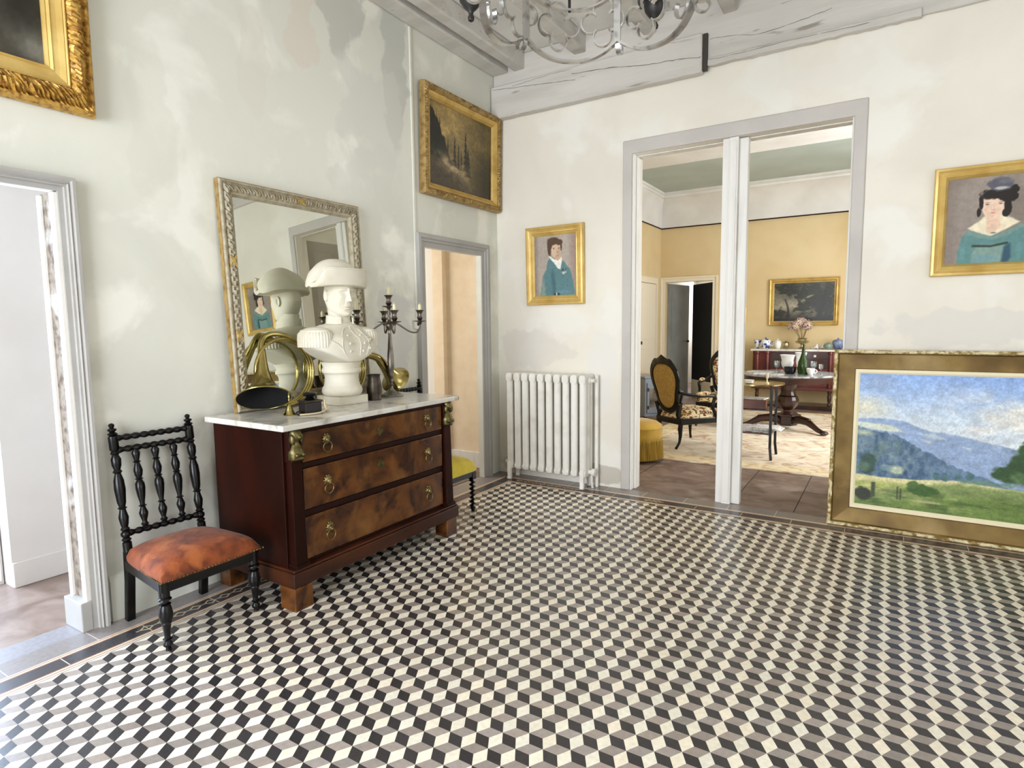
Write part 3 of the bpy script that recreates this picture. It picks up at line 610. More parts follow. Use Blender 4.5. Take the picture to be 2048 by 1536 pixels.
def art_valley():
    a = Art(460, 300, 1.45, (180, 200, 225)); K = .68; u = lambda x: x*K      # picture runs on beyond what the photo shows
    a.grad([(0, (140, 170, 222)), (.14, (166, 192, 230)), (.3, (206, 220, 234)), (.45, (222, 229, 232)), (1, (222, 229, 232))])
    a.tex(7, .12, 5, 1, .6)
    cl = fbm(a.U*1.2, a.V*1.6, 5, 6, 21); a.mix(np.clip((cl-.47)*6, 0, 1)*np.clip((a.U-.28)*4, 0, 1)*np.clip(1.4-np.abs(a.V-.32)*5, 0, 1)*.85, (232, 230, 224))
    a.mix(np.clip(1-np.hypot((a.U-.03)/.16, (a.V-.26)/.13), 0, 1), (232, 226, 200)); a.mix(np.clip(1-np.hypot((a.U-.10)/.10, (a.V-.06)/.10), 0, 1)*.5, (150, 160, 176))
    a.ell(u(.97), .27, .16, .12, (236, 233, 224), .5, .5, 8, 31, .9)
    a.below([(0, .34), (u(.1), .333), (u(.21), .33), (u(.30), .334), (u(.365), .366), (u(.42), .388), (u(.49), .403), (u(.66), .42), (u(.82), .456), (u(.92), .475), (1, .58)], (150, 170, 202), .012, .012, 30, 5)
    a.mix(np.clip((a.V-.36)*8, 0, 1)*np.clip(1-np.abs(a.V-.44)*6, 0, 1)*np.clip((fbm(a.U*1.5, a.V*2, 9, 5, 47)-.48)*5, 0, 1)*.6, (178, 194, 214))
    a.poly([(0, .375), (u(.10), .37), (u(.22), .385), (u(.31), .425), (u(.22), .43), (u(.10), .42), (0, .40)], (210, 216, 200), .012, 1, .012)
    a.poly([(u(.40), .43), (u(.5), .425), (u(.57), .46), (u(.48), .46)], (190, 203, 212), .015, 1, .01); a.poly([(u(.42), .47), (u(.48), .48), (u(.47), .50)], (204, 210, 200), .012); a.poly([(u(.66), .50), (u(.73), .505), (u(.71), .525)], (188, 200, 216), .012)
    DH = [(0, .40), (u(.05), .414), (u(.11), .425), (u(.2), .435), (u(.27), .452), (u(.37), .513), (u(.49), .57), (u(.575), .623), (u(.66), .655), (u(.75), .69), (u(.85), .72), (u(1), .79)]
    a.below(DH, (98, 122, 146), .01, .035, 60, 6)
    hill = np.clip((a.V-np.interp(a.U, [q[0] for q in DH], [q[1] for q in DH]))/.02, 0, 1)*np.clip((.80-a.V)/.02, 0, 1)
    n = fbm(a.U*2.8, a.V*1.2, 16, 5, 41); n2 = fbm(a.U*2.2, a.V*1.8, 6, 4, 43)
    a.mix(hill*np.clip((n-.5)*6, 0, 1)*.8, (62, 88, 118)); a.mix(hill*np.clip((.47-n)*6, 0, 1)*.6, (140, 162, 166)); a.mix(hill*np.clip((n2-.52)*5, 0, 1)*np.clip(1-a.U*1.6, 0, 1)*.6, (112, 136, 120)); a.mix(hill*np.clip((a.U-.25)*2.5, 0, .6), (124, 146, 178))
    a.mix(hill*np.clip(1-np.hypot((a.U-u(.05))/.06, (a.V-.45)/.03), 0, 1), (196, 200, 170))
    a.ell(u(.27), .715, u(.06), .035, (196, 204, 168), .5, .4, 20, 3, .8); a.ell(u(.2), .70, u(.06), .03, (136, 164, 164), .5, .4, 20, 4, .7)
    a.below([(0, .762), (u(.17), .772), (u(.4), .765), (u(.62), .742), (u(.75), .75), (1, .80)], (222, 212, 160), .010)
    a.mix(np.clip((a.V-.775)*18, 0, 1)*np.clip(1-np.abs(a.V-.84)*9, 0, 1)*np.clip((fbm(a.U, a.V*3, 9, 4, 51)-.42)*5, 0, 1), (166, 176, 96))
    a.ell(u(.075), .685, u(.060), .085, (58, 82, 74), .3, .5, 22, 7); a.ell(u(.06), .72, u(.05), .045, (96, 122, 100), .4, .5, 25, 8, .8)
    for x in (.52, .58, .65, .72): a.ell(u(x), .735-.25*(x-.5)*.4, u(.03), .035, (80, 112, 116), .4, .5, 26, int(x*90))
    a.below([(0, .90), (u(.14), .87), (u(.3), .84), (u(.45), .80), (u(.55), .765), (u(.75), .755), (1, .77)], (134, 150, 92), .03, .03, 20, 8)
    a.below([(0, .945), (u(.2), .93), (u(.5), .86), (u(.8), .83), (1, .83)], (112, 134, 70), .05, .03, 20, 9)
    a.mix(np.clip((a.V-.80)*10, 0, 1)*np.clip((fbm(a.U, a.V*2.4, 11, 5, 61)-.5)*6, 0, 1)*.75, (74, 98, 50)); a.mix(np.clip((a.V-.80)*10, 0, 1)*np.clip((fbm(a.U, a.V*3, 14, 5, 63)-.56)*6, 0, 1)*.6, (164, 174, 108))
    a.ell(u(.43), .845, u(.12), .045, (66, 96, 46), .3, .5, 20, 10); a.ell(u(.37), .81, u(.05), .03, (84, 112, 60), .3, .5, 22, 11)
    a.ell(u(.47), .925, u(.12), .012, (200, 190, 150), .6, .4, 20, 12, .7); a.ell(u(.05), .915, u(.075), .055, (52, 56, 44), .3, .4, 22, 13)
    for x, h0, wd in ((.125, .82, .009), (.285, .835, .004), (.305, .845, .004)): a.poly([(u(x)-wd, h0), (u(x)+wd, h0), (u(x)+wd, .93), (u(x)-wd, .93)], (74, 82, 58), .006)
    for y in (.865, .885): a.poly([(u(.13), y-.01), (u(.29), y), (u(.29), y+.004), (u(.13), y-.006)], (104, 112, 74), .004, .7)
    for x, y, rx, ry in ((1.0, .60, .07, .09), (.93, .655, .10, .06), (1.05, .67, .14, .11), (1.02, .49, .04, .08), (1.12, .55, .12, .2)): a.ell(u(x), y, u(rx), ry, (58, 84, 52), .3, .6, 16, int(x*50+y*9))
    a.ell(u(1.0), .68, u(.06), .05, (104, 130, 84), .5, .6, 22, 77, .6); a.ell(u(.8), .745, u(.2), .022, (104, 134, 112), .5, .5, 30, 15, .8)
    a.tex(90, .22, 3, 17, 1.6); a.tex(40, .2, 3, 19); a.tex(16, .14, 4, 18); return a
def art_gentleman():
    a = Art(130, 175, .73, (176, 164, 152)); a.tex(4, .14, 5, 3); a.mix(np.clip((a.U-.80)*4, 0, .6), (150, 122, 110)); a.mix(np.clip((.12-a.U)*5, 0, .5), (120, 110, 100))
    a.poly([(.12, 1.02), (.18, .80), (.20, .66), (.29, .56), (.33, .42), (.42, .36), (.60, .40), (.72, .44), (.86, .58), (.93, .75), (.98, 1.02)], (92, 128, 132), .02, 1, .02)
    a.poly([(.12, 1.02), (.17, .82), (.22, .70), (.26, .86), (.26, 1.02)], (148, 160, 144), .05, .7); a.poly([(.40, .64), (.46, .56), (.52, .85), (.50, 1.0), (.44, .98)], (66, 100, 108), .05, .7)
    a.ell(.72, .94, .2, .05, (112, 146, 166), .6, .3, 14, 5, .6); a.poly([(.46, 1.02), (.48, .955), (.60, .96), (.62, 1.02)], (44, 60, 72), .02); a.poly([(.515, 1.02), (.52, .95), (.545, .95), (.55, 1.02)], (206, 204, 200), .01)
    a.poly([(.50, .32), (.64, .32), (.66, .42), (.62, .50), (.50, .45)], (206, 172, 142), .02)
    a.ell(.535, .245, .125, .155, (214, 184, 158), .12); a.ell(.60, .27, .055, .11, (190, 156, 130), .6, 0, 9, 1, .7); a.ell(.56, .36, .07, .045, (202, 166, 140), .5)
    for x, y, rx, ry in ((.46, .10, .16, .075), (.38, .17, .07, .10), (.37, .26, .045, .09), (.60, .12, .09, .06), (.655, .20, .022, .08)): a.ell(x, y, rx, ry, (88, 68, 52), .25, .25, 16, int(x*70))
    a.poly([(.37, .28), (.41, .34), (.40, .36), (.37, .33)], (92, 72, 56), .015)
    for x in (.475, .60): a.ell(x, .226, .030, .008, (100, 78, 62), .6); a.ell(x, .212, .036, .006, (110, 84, 66), .7, st=.9)
    a.poly([(.545, .225), (.575, .285), (.60, .29), (.575, .30), (.545, .29)], (178, 138, 112), .012, .7); a.ell(.575, .335, .035, .008, (168, 110, 96), .6)
    a.poly([(.345, .33), (.42, .36), (.50, .405), (.58, .425), (.66, .37), (.675, .40), (.66, .48), (.63, .57), (.57, .55), (.48, .46), (.40, .40)], (240, 236, 226), .015, 1, .012)
    for x, y, rx, ry, c in ((.695, .58, .028, .03, (70, 78, 82)), (.76, .58, .02, .025, (84, 84, 86)), (.70, .63, .045, .03, (206, 204, 196)), (.76, .62, .02, .03, (196, 192, 184)), (.80, .74, .02, .012, (70, 96, 100)), (.78, .84, .02, .012, (70, 96, 100))): a.ell(x, y, rx, ry, c, .5, .3, 22, int(x*99))
    a.tex(34, .16, 4, 4); return a
def art_lady():
    a = Art(150, 180, .82, (148, 136, 126)); a.tex(3, .25, 5, 7); a.mix(np.clip((a.U-.78)*3, 0, .6)*np.clip(1.3-np.abs(a.V-.12)*5, 0, 1), (168, 164, 172)); a.mix(np.clip((.16-a.U)*3, 0, .4), (120, 106, 98)); a.mix(np.clip((a.V-.7)*2, 0, .5)*np.clip((a.U-.7)*4, 0, 1), (112, 92, 86))
    a.mix(np.clip((a.V-.12-.1*(a.U-.6))*20, 0, 1)*np.clip((a.U-.62)*6, 0, .5), (128, 116, 104))
    a.poly([(.14, 1.02), (.15, .84), (.18, .68), (.26, .615), (.40, .66), (.62, .67), (.80, .60), (.86, .66), (.88, .80), (.87, 1.02)], (96, 138, 136), .02, 1, .015)
    a.poly([(.30, 1.02), (.31, .86), (.36, .79), (.62, .785), (.70, .84), (.70, 1.02)], (132, 158, 148), .03, .9); a.poly([(.64, .82), (.71, .78), (.72, .95), (.68, 1.02), (.62, 1.0)], (40, 72, 96), .03, .85)
    a.poly([(.30, .78), (.50, .795), (.68, .765), (.69, .79), (.50, .82), (.30, .805)], (50, 66, 52), .012); a.ell(.45, .95, .18, .06, (98, 146, 168), .6, .3, 9, 2, .5); a.ell(.20, .88, .05, .12, (112, 160, 164), .6, st=.5); a.ell(.80, .85, .05, .14, (106, 150, 152), .6, st=.5)
    a.poly([(.24, .585), (.33, .53), (.40, .47), (.45, .45), (.60, .43), (.66, .47), (.73, .51), (.79, .545), (.70, .60), (.58, .655), (.50, .69), (.40, .665), (.32, .63)], (238, 226, 196), .02, 1, .02)
    a.poly([(.43, .43), (.58, .42), (.58, .50), (.60, .58), (.52, .66), (.45, .64), (.44, .54)], (230, 196, 170), .025, 1)
    a.poly([(.24, .605), (.40, .665), (.52, .70), (.66, .64), (.81, .56), (.84, .60), (.66, .70), (.52, .735), (.36, .70), (.22, .65)], (120, 150, 142), .015, .9)
    a.ell(.505, .345, .125, .155, (236, 206, 182), .1); a.ell(.50, .43, .075, .05, (234, 198, 174), .4)
    for x, y, rx, ry in ((.53, .21, .19, .07), (.64, .24, .09, .09), (.375, .30, .028, .09), (.355, .41, .028, .06), (.66, .36, .045, .12), (.64, .44, .04, .05), (.70, .26, .06, .07), (.72, .17, .05, .05)): a.ell(x, y, rx, ry, (34, 27, 22), .22, .3, 20, int(x*80+y*30))
    a.ell(.57, .105, .15, .085, (92, 92, 104), .25, .3, 14, 5); a.ell(.58, .15, .10, .022, (186, 182, 178), .5, .2, 14, 6); a.ell(.62, .075, .09, .04, (114, 114, 124), .5, .3, 14, 8, .7)
    for x in (.44, .58): a.ell(x, .325, .030, .012, (120, 92, 76), .7); a.ell(x, .305, .042, .006, (140, 108, 90), .8, st=.9)
    a.poly([(.505, .32), (.515, .38), (.49, .395), (.525, .398)], (204, 160, 136), .01, .7); a.ell(.505, .425, .035, .008, (196, 110, 98), .7); a.ell(.42, .385, .03, .03, (236, 180, 160), .8, st=.5); a.ell(.57, .385, .03, .03, (236, 180, 160), .8, st=.5)
    a.ell(.50, .52, .07, .004, (200, 160, 130), .8, st=.7); a.ell(.52, .655, .04, .012, (120, 120, 110), .6); a.tex(30, .14, 4, 5); return a
def art_wood():
    a = Art(150, 95, 1.6, (60, 58, 44)); a.grad([(0, (64, 64, 54)), (.4, (112, 108, 92)), (.62, (156, 148, 128)), (.8, (96, 90, 70)), (1, (26, 26, 18))]); a.tex(6, .5, 5, 3)
    for x, y, rx, ry in ((.32, .20, .22, .16), (.16, .10, .2, .12), (.62, .28, .3, .26), (.86, .34, .24, .34), (.5, .62, .16, .2), (.05, .78, .14, .12), (.9, .7, .3, .3), (.74, .52, .2, .25)): a.ell(x, y, rx, ry, (34, 35, 22), .35, .9, 16, int(x*60), .92)
    a.mix(np.clip((fbm(a.U*1.6, a.V, 26, 4, 91)-.5)*6, 0, 1)*np.clip(1.1-a.V*1.2, 0, 1)*.5, (66, 64, 42))
    a.poly([(.20, .95), (.235, .7), (.18, .42), (.20, .41), (.26, .68), (.27, .95)], (36, 30, 22), .02, 1, .02); a.poly([(.70, .95), (.78, .6), (.84, .2), (.89, .2), (.84, .6), (.80, .95)], (32, 30, 20), .02, 1, .02)
    a.below([(0, .90), (.3, .93), (.6, .90), (1, .86)], (26, 25, 16), .04, .04, 12, 4); a.ell(.27, .86, .018, .06, (40, 28, 24), .4); a.ell(.60, .36, .1, .03, (170, 162, 140), .6, .4, 12, 8, .7, -.5); a.tex(34, .3, 4, 6); return a
picture('portrait_painting', 'dark painting in a wide carved gold frame above the left doorway', 'painting', XL(-4.36, 2.262, .006, .012), 1.152, 1.36,
    [(0, 0), (0, .03), (.008, .045), (.018, .05), (.028, .036), (.045, .058), (.062, .066), (.080, .060), (.092, .046), (.095, 0)], M['gilt_dark'], art_dark_portrait(), M['paint_dark'], (4, 5, 6, 7, 8), 190, .011, 3, inner=([(.094, .0), (.094, .046), (.100, .050), (.105, .044), (.108, .046), (.128, .036), (.146, .032), (.149, .036), (.154, .030), (.158, .026), (.161, .028), (.168, .014), (.170, 0)], M['gilt_pale']))
picture('landscape_painting', 'gold-framed dark painting of a wooded ravine hung high near the corner', 'painting', XL(-1.043, 2.327, .008, .022), 1.02, .80,
    [(0, 0), (0, .035), (.006, .052), (.014, .055), (.022, .058), (.032, .056), (.040, .050), (.048, .040), (.050, 0)], M['gilt_old'], art_ravine(), M['paint_dark'], (3, 4, 5, 6), 110, .008, 5, inner=([(.049, .0), (.049, .042), (.056, .046), (.070, .036), (.082, .022), (.088, .026), (.096, .012), (.098, 0)], M['gilt']))
picture('portrait_painting', 'small gold-framed portrait of a gentleman in a blue-grey coat, above the radiator', 'painting', XB(.318, 1.512, -.006, .018, .004), .545, .655,
    [(0, 0), (0, .022), (.006, .034), (.020, .036), (.030, .026), (.036, .024), (.042, .030), (.052, .028), (.060, .018), (.066, .020), (.078, .010), (.080, 0)], M['gilt_pale'], art_gentleman(), M['paint'], (), 8)
picture('portrait_painting', 'gold-framed portrait of a lady in a teal dress on the wall above the leaning landscape', 'painting', XB(3.19, 1.612, -.006, .012), .575, .638,
    [(0, 0), (0, .022), (.006, .034), (.018, .036), (.024, .028), (.036, .022), (.044, .026), (.056, .032), (.064, .020), (.070, .012), (.072, 0)], M['gilt_pale'], art_lady(), M['paint'], (), 8)
picture('landscape_painting', 'big valley landscape in a broad gold frame leaning on the floor', 'painting', XB(2.70, .004, -.085, -.06), 1.52, 1.155,
    [(0, 0), (0, .045), (.006, .056), (.016, .058), (.024, .050), (.028, .040), (.060, .034), (.100, .030), (.118, .028), (.122, .022), (.124, 0)], [M['bronze_frame']], art_valley(), M['paint'], (), 60, .004, 4, None, (.026, M['cream_slip']))
big = [o for o in bpy.data.objects if o.get('label', '').startswith('big valley')][0]
R = []; rnd = random.Random(9); n = 130; W_, H_ = 1.52, 1.155
for s in range(4):
    cor = [(0, 0), (1, 0), (1, 1), (0, 1)]; (ax, ay), (bx, by) = cor[s], cor[(s+1) % 4]
    for i in range(n):
        f = i/n; j = rnd.uniform(-.004, .004) if i else 0
        R.append([(d+ax*(W_-2*d)+f*(bx-ax)*(W_-2*d), d+ay*(H_-2*d)+f*(by-ay)*(H_-2*d), hh) for d, hh in ((-.001, .046), (-.002, .054+j), (.006, .064+j), (.015, .063-j), (.020, .056+j), (.021, .046))])
R.append(R[0]); MB().rings(R, False, False).build('carved_edge', M['rope_cream'], big, smooth=40)['label'] = 'pale carved outer edge'
picture('landscape_painting', 'gold-framed dark woodland painting above the sideboard in the far room', 'painting', XB(1.325, 1.285, 5.994, .01), 1.0, .742,
    [(0, 0), (0, .03), (.008, .04), (.025, .03), (.04, .034), (.055, .016), (.07, .012), (.072, 0)], M['gilt'], art_wood(), M['paint_dark'], (), 6)
a_ = Art(40, 30, 1.3, (176, 160, 120)); a_.tex(6, .5)
picture('small_picture', 'small gold-framed picture half hidden behind the white doorway post', 'picture', XB(.60, 1.325, 5.994), .375, .265, [(0, 0), (0, .02), (.01, .026), (.03, .014), (.032, 0)], M['gilt'], a_, M['paint_dark'], (), 4)
# ================================================================ THINGS IN THE HALL
# ---- chest of drawers
c = thing('chest_of_drawers', 'mahogany chest of drawers with white marble top and brass ring handles', 'chest of drawers', at(0, 0, 0))
b = MB().box(.05, -2.772, .19, .600, -1.533, .868); b.box(.600, -2.685, .19, .612, -1.612, .868); b.build('body', M['mahogany'], c, smooth=0, bevel=.003)
b = MB().box(.045, -2.79, .11, .668, -1.508, .182).box(.05, -2.783, .182, .660, -1.515, .195); b.build('plinth', M['plinth_wood'], c, smooth=0, bevel=.004)
for (x0, x1, y0, y1) in ((.565, .676, -2.795, -2.690), (.565, .664, -1.628, -1.528), (.05, .14, -2.785, -2.70), (.05, .14, -1.628, -1.528)):
    MB().box(x0, y0, 0, x1, y1, .112).build('foot', M['veneer'], c, smooth=0, bevel=.004)
MB().box(.040, -2.812, .868, .664, -1.474, .897).build('marble_top', M['marble'], c, smooth=0, bevel=.006, segs=3)
MB().box(.60, -2.70, .848, .640, -1.60, .867).build('top_rail', M['wood_edge'], c, smooth=0, bevel=.003)
for y0 in (-2.765, -1.612):
    col = MB().rings([[(.60+a*dx, y0+.039+d*s_, z) for a, d in ((0, -1), (1, -1), (1, 1), (0, 1))] for z, dx, s_ in ((.195, .062, .040), (.215, .062, .040), (.216, .050, .034), (.70, .040, .030), (.712, .040, .030), (.713, .052, .036), (.722, .052, .036), (.868, .03, .034))]).build('column', M['mahogany'], c, smooth=0, bevel=.002)
    q = MB()   # Egyptian-style bust mount: base, shoulders, headdress, face
    x, y = .636, y0+.039
    q.rings([[(x+rx*math.cos(2*PI*i/14)*(1 if math.cos(2*PI*i/14) > 0 else .6), y+ry*math.sin(2*PI*i/14), z) for i in range(14)] for z, rx, ry in ((.722, .036, .036), (.730, .042, .040), (.742, .036, .038), (.752, .044, .040), (.770, .034, .036), (.785, .028, .030), (.800, .020, .020), (.812, .020, .017), (.818, .030, .026), (.835, .036, .030), (.850, .034, .030), (.860, .026, .026), (.866, .030, .030))])
    q.ball((x+.028, y, .834), (.010, .009, .014)); q.ball((x+.038, y, .832), (.005, .004, .007))
    for k in (-1, 1):
        q.ball((x+.012, y+k*.026, .824), (.016, .010, .026)); q.ball((x+.034, y+k*.016, .748), (.012, .011, .011))
    q.build('bust_mount', M['bronze'], col, smooth=60)
def ring_handle(parent, y, z):
    x = .628
    h = MB().ball((x+.006, y, z), (.010, .021, .023)).ball((x+.014, y, z-.004), (.010, .012, .014)).ball((x+.020, y, z-.010), (.007, .006, .007))
    for k in range(10): a = 2*PI*k/10; h.ball((x+.003, y+.021*math.cos(a), z+.023*math.sin(a)), .006, 8, 6)
    h.tube(arc((x+.013, y, z-.040), .027, 0, 2*PI*23/24, 23, 'yz'), .0032, 8, closed=True)
    h.build('ring_handle', M['old_brass'], parent, smooth=60)
for z0, z1, hz, hk in ((.697, .845, .792, .772), (.462, .664, .580, .582), (.214, .424, .338, None)):
    d = MB().box(.605, -2.680, z0, .628, -1.617, z1).build('drawer', M['veneer'], c, smooth=0, bevel=.003)
    for y in (-2.536, -1.762): ring_handle(d, y, hz)
    if hk:
        k = MB().prism([(0, .040), (.020, .012), (.028, 0), (.02, -.010), (0, -.030), (-.02, -.010), (-.028, 0), (-.020, .012)], 0, .003, Matrix(((0, 0, 1, .628), (1, 0, 0, -2.163), (0, 1, 0, hk), (0, 0, 0, 1)))); k.box(.631, -2.165, hk-.008, .6325, -2.161, hk+.006); k.build('keyhole_plate', M['bronze'], d, smooth=0)
for za, zb in ((.668, .694), (.428, .458), (.196, .211)): MB().box(.60, -2.685, za, .622, -1.612, zb).build('rail', M['wood_edge'], c, smooth=0, bevel=.002)
# ---- turned chairs
BAL = [(0, .010), (.02, .016), (.04, .009), (.06, .015), (.085, .009), (.10, .009), (.16, .015), (.20, .017), (.24, .012), (.27, .009), (.285, .016), (.30, .009), (.32, .009), (.40, .014), (.50, .018), (.56, .017), (.60, .010), (.615, .016), (.63, .010), (.66, .014), (.72, .017), (.78, .012), (.81, .009), (.825, .015), (.84, .009), (.90, .014), (.94, .016), (.97, .009), (1, .010)]
def bal(k=1): return [(t, r*k) for t, r in BAL]
def chair_back(t, mw, PL, PR, TL, TR, rails, spind, finial=True, kp=1.15):
    """posts PL->TL and PR->TR, rails and spindles at fractions of the post"""
    PL, PR, TL, TR = map(Vector, (PL, PR, TL, TR)); L = lambda f: PL.lerp(TL, f); Rr = lambda f: PR.lerp(TR, f)
    prof = [(0, .019), (.10, .019), (.105, .014), (.12, .021), (.135, .013), (.15, .020), (.17, .021), (.185, .013), (.20, .020), (.215, .013), (.24, .017), (.29, .021), (.33, .015), (.35, .013), (.36, .020), (.37, .013), (.40, .018), (.50, .023), (.57, .021), (.62, .013), (.635, .020), (.65, .013), (.68, .019), (.73, .021), (.76, .013), (.775, .020), (.79, .014), (.80, .020), (.90, .020), (.905, .014), (.92, .022), (.935, .010), (.945, .018), (.955, .019), (.965, .008), (.975, .011), (.985, .013), (.995, .009), (1, .002)]
    for a, e in ((PL, TL), (PR, TR)): MB().turned(a, e, prof, 12).build('back_post', mw, t, smooth=50)
    for nm, f, k in rails:
        MB().turned(L(f), Rr(f), [(q, r*k) for q, r in [(i/60, .010+.006*abs(math.sin(i/60*PI*9))) for i in range(61)]], 10).build(nm, mw, t, smooth=50)
    f0, f1 = spind; 
    for s in (1/4, 2/4, 3/4): MB().turned(L(f0).lerp(Rr(f0), s), L(f1).lerp(Rr(f1), s), bal(kp), 12).build('spindle', mw, t, smooth=50)
def cushion(A, B, C_, D, z0, crown, n=20):       # corners front-left, front-right, back-right, back-left (xy)
    R = []
    A, B, C_, D = [Vector((*p, 0)) for p in (A, B, C_, D)]
    mb = MB(); idx = {}; vs = []; fs = []
    for i in range(n+1):
        for j in range(n+1):
            u, v = i/n, j/n; p = A.lerp(B, u).lerp(D.lerp(C_, u), v); e = (1-abs(2*u-1)**3.2)*(1-abs(2*v-1)**3.2)
            ctr = (A+B+C_+D)/4; k = 1+.035*(1-max(abs(2*u-1), abs(2*v-1))**6)*0
            q = ctr+(p-ctr)*(1.0-.05*(abs(2*u-1)*abs(2*v-1))**4)
            vs.append((q.x, q.y, z0+crown*(.38+.62*max(e, 0)**.7) if 0 < i < n and 0 < j < n else z0+crown*.22)); idx[i, j] = len(vs)-1
    for i in range(n):
        for j in range(n): fs.append((idx[i, j], idx[i+1, j], idx[i+1, j+1], idx[i, j+1]))
    rim = [idx[i, 0] for i in range(n+1)]+[idx[n, j] for j in range(1, n+1)]+[idx[i, n] for i in range(n-1, -1, -1)]+[idx[0, j] for j in range(n-1, 0, -1)]
    o = len(vs); vs += [(vs[k][0], vs[k][1], z0) for k in rim]; m = len(rim)
    fs += [(rim[i], o+i, o+(i+1) % m, rim[(i+1) % m]) for i in range(m)]+[tuple(o+i for i in range(m-1, -1, -1))]
    return mb.add(vs, fs)
LEG = [(0, .021), (.26, .021), (.265, .016), (.285, .026), (.30, .027), (.315, .015), (.345, .014), (.36, .024), (.375, .018), (.40, .022), (.50, .028), (.56, .026), (.60, .020), (.615, .022), (.63, .018), (.80, .012), (.83, .012), (.84, .019), (.855, .013), (.87, .012), (.90, .019), (.93, .019), (.95, .012), (.97, .010), (1, .012)]
t = thing('side_chair', 'low black turned-spindle chair with rust velvet seat, left of the chest', 'chair')
FL, FR, BR, BL = (.478, -3.287), (.484, -2.876), (.118, -2.902), (.098, -3.240)
for p in (FL, FR): MB().turned((p[0], p[1], .315), (p[0]+.004, p[1], 0), LEG, 14).build('leg', M['ebony'], t, smooth=50)
for p, q in ((BL, (.058, -3.236)), (BR, (.082, -2.898))): MB().strip([(q[0], q[1], 0), (q[0]+.012, q[1], .10), (p[0]-.006, p[1], .2), (p[0], p[1], .34)], (0, 1, 0), .036, .032).build('leg', M['ebony'], t, smooth=0, bevel=.004)
b = MB(); pr = [(FL[0]+.018, FL[1]-.02), (FR[0]+.018, FR[1]+.02), (BR[0]-.018, BR[1]+.016), (BL[0]-.018, BL[1]-.016)]; b.prism(pr, .252, .302); b.build('seat_rail', M['ebony'], t, smooth=0, bevel=.006)
seat = cushion((.520, -3.320), (.524, -2.846), (.108, -2.880), (.090, -3.262), .303, .098).build('seat', M['velvet_orange'], t, smooth=70)
b = MB()
for (p, q, n) in (((.5225, -3.318), (.5265, -2.848), 30), ((.518, -3.3205), (.30, -3.290), 13), ((.52, -2.844), (.3, -2.862), 13)):
    for i in range(n+1): f = i/n; b.ball((p[0]+f*(q[0]-p[0]), p[1]+f*(q[1]-p[1]), .3095), .0042, 6, 4)
b.build('nail_trim', M['bronze'], seat, smooth=60)['label'] = 'row of brass nail heads'
chair_back(t, M['ebony'], (*BL, .32), (*BR, .32), (.034, -3.243, .925), (.036, -2.897, .922), [('crest_rail', .885, 1.0), ('upper_rail', .795, 1.0), ('lower_rail', .165, 1.0)], (.165, .795))
t = thing('side_chair', 'black twist-legged chair with yellow velvet seat, between the chest and the corner doorway', 'chair')
FL, FR, BR, BL = (.470, -1.43), (.482, -1.100), (.10, -1.150), (.10, -1.435)
def twist(p0, p1, r, turns=7, n=72):
    b = MB(); p0, p1 = Vector(p0), Vector(p1); R = []
    for i in range(n+1):
        t_ = i/n; a = t_*turns*2*PI; c_ = p0.lerp(p1, t_)+Vector((math.cos(a), math.sin(a), 0))*r*.45; R.append([(c_.x+r*.8*math.cos(k*PI/4), c_.y+r*.8*math.sin(k*PI/4), c_.z) for k in range(8)])
    return b.rings(R)
for p in (FL, FR): twist((p[0], p[1], .25), (p[0], p[1], .03), .020).turned((p[0], p[1], .032), (p[0], p[1], 0), [(0, .016), (.3, .022), (.6, .012), (1, .012)], 10).box(p[0]-.02, p[1]-.02, .24, p[0]+.02, p[1]+.02, .29).build('leg', M['ebony'], t, smooth=50)
for p in (BL, BR): MB().strip([(p[0]-.02, p[1], 0), (p[0]-.01, p[1], .12), (p[0], p[1], .36)], (0, 1, 0), .034, .03).build('leg', M['ebony'], t, smooth=0, bevel=.004)
MB().prism([(FL[0]+.018, FL[1]-.025), (FR[0]+.018, FR[1]+.03), (BR[0]-.018, BR[1]+.02), (BL[0]-.018, BL[1]-.02)], .258, .302).build('seat_rail', M['ebony'], t, smooth=0, bevel=.006)
cushion((.505, -1.462), (.508, -1.058), (.10, -1.118), (.10, -1.455), .302, .125).build('seat', M['velvet_yellow'], t, smooth=70)
chair_back(t, M['ebony'], (*BL, .33), (*BR, .33), (.046, -1.44, .958), (.048, -1.160, .958), [('crest_rail', .885, 1.0), ('upper_rail', .795, 1.0), ('lower_rail', .2, 1.0)], (.2, .795))
# ---- mirror leaning on the chest
al = .05; mw_, mh = .965, 1.222
XM = Matrix(((0, 0, 1, .066), (1, 0, 0, -2.660), (0, 1, 0, .8985), (0, 0, 0, 1))) @ Matrix.Rotation(-al, 4, 'X')
t = thing('mirror', 'large mirror in a carved grey and gilt frame standing on the chest of drawers', 'mirror', XM)
prof = [(0, 0), (0, .034), (.006, .042), (.014, .042), (.018, .034), (.022, .034), (.030, .042), (.042, .046), (.054, .042), (.060, .034), (.066, .036), (.072, .034), (.078, .022), (.082, .018), (.082, 0)]
R = []; rnd = random.Random(2); n = 240; cor = [(0, 0), (1, 0), (1, 1), (0, 1)]
for s in range(4):
    (ax, ay), (bx, by) = cor[s], cor[(s+1) % 4]
    for i in range(n):
        f = i/n; ring = []
        for k, (d, hh) in enumerate(prof):
            x0, y0 = d+ax*(mw_-2*d), d+ay*(mh-2*d); x1, y1 = d+bx*(mw_-2*d), d+by*(mh-2*d)
            if k in (6, 7, 8): ph = (f*24+(abs(d-.042)*-45)) % 1; hh += (-.012 if ph < .2 else .004*math.sin(ph*PI))
            ring.append((x0+f*(x1-x0), y0+f*(y1-y0), hh))
        R.append(ring)
R.append(R[0]); fr = MB().rings(R, False, False).build('frame', M['mirror_frame'], t, smooth=40)
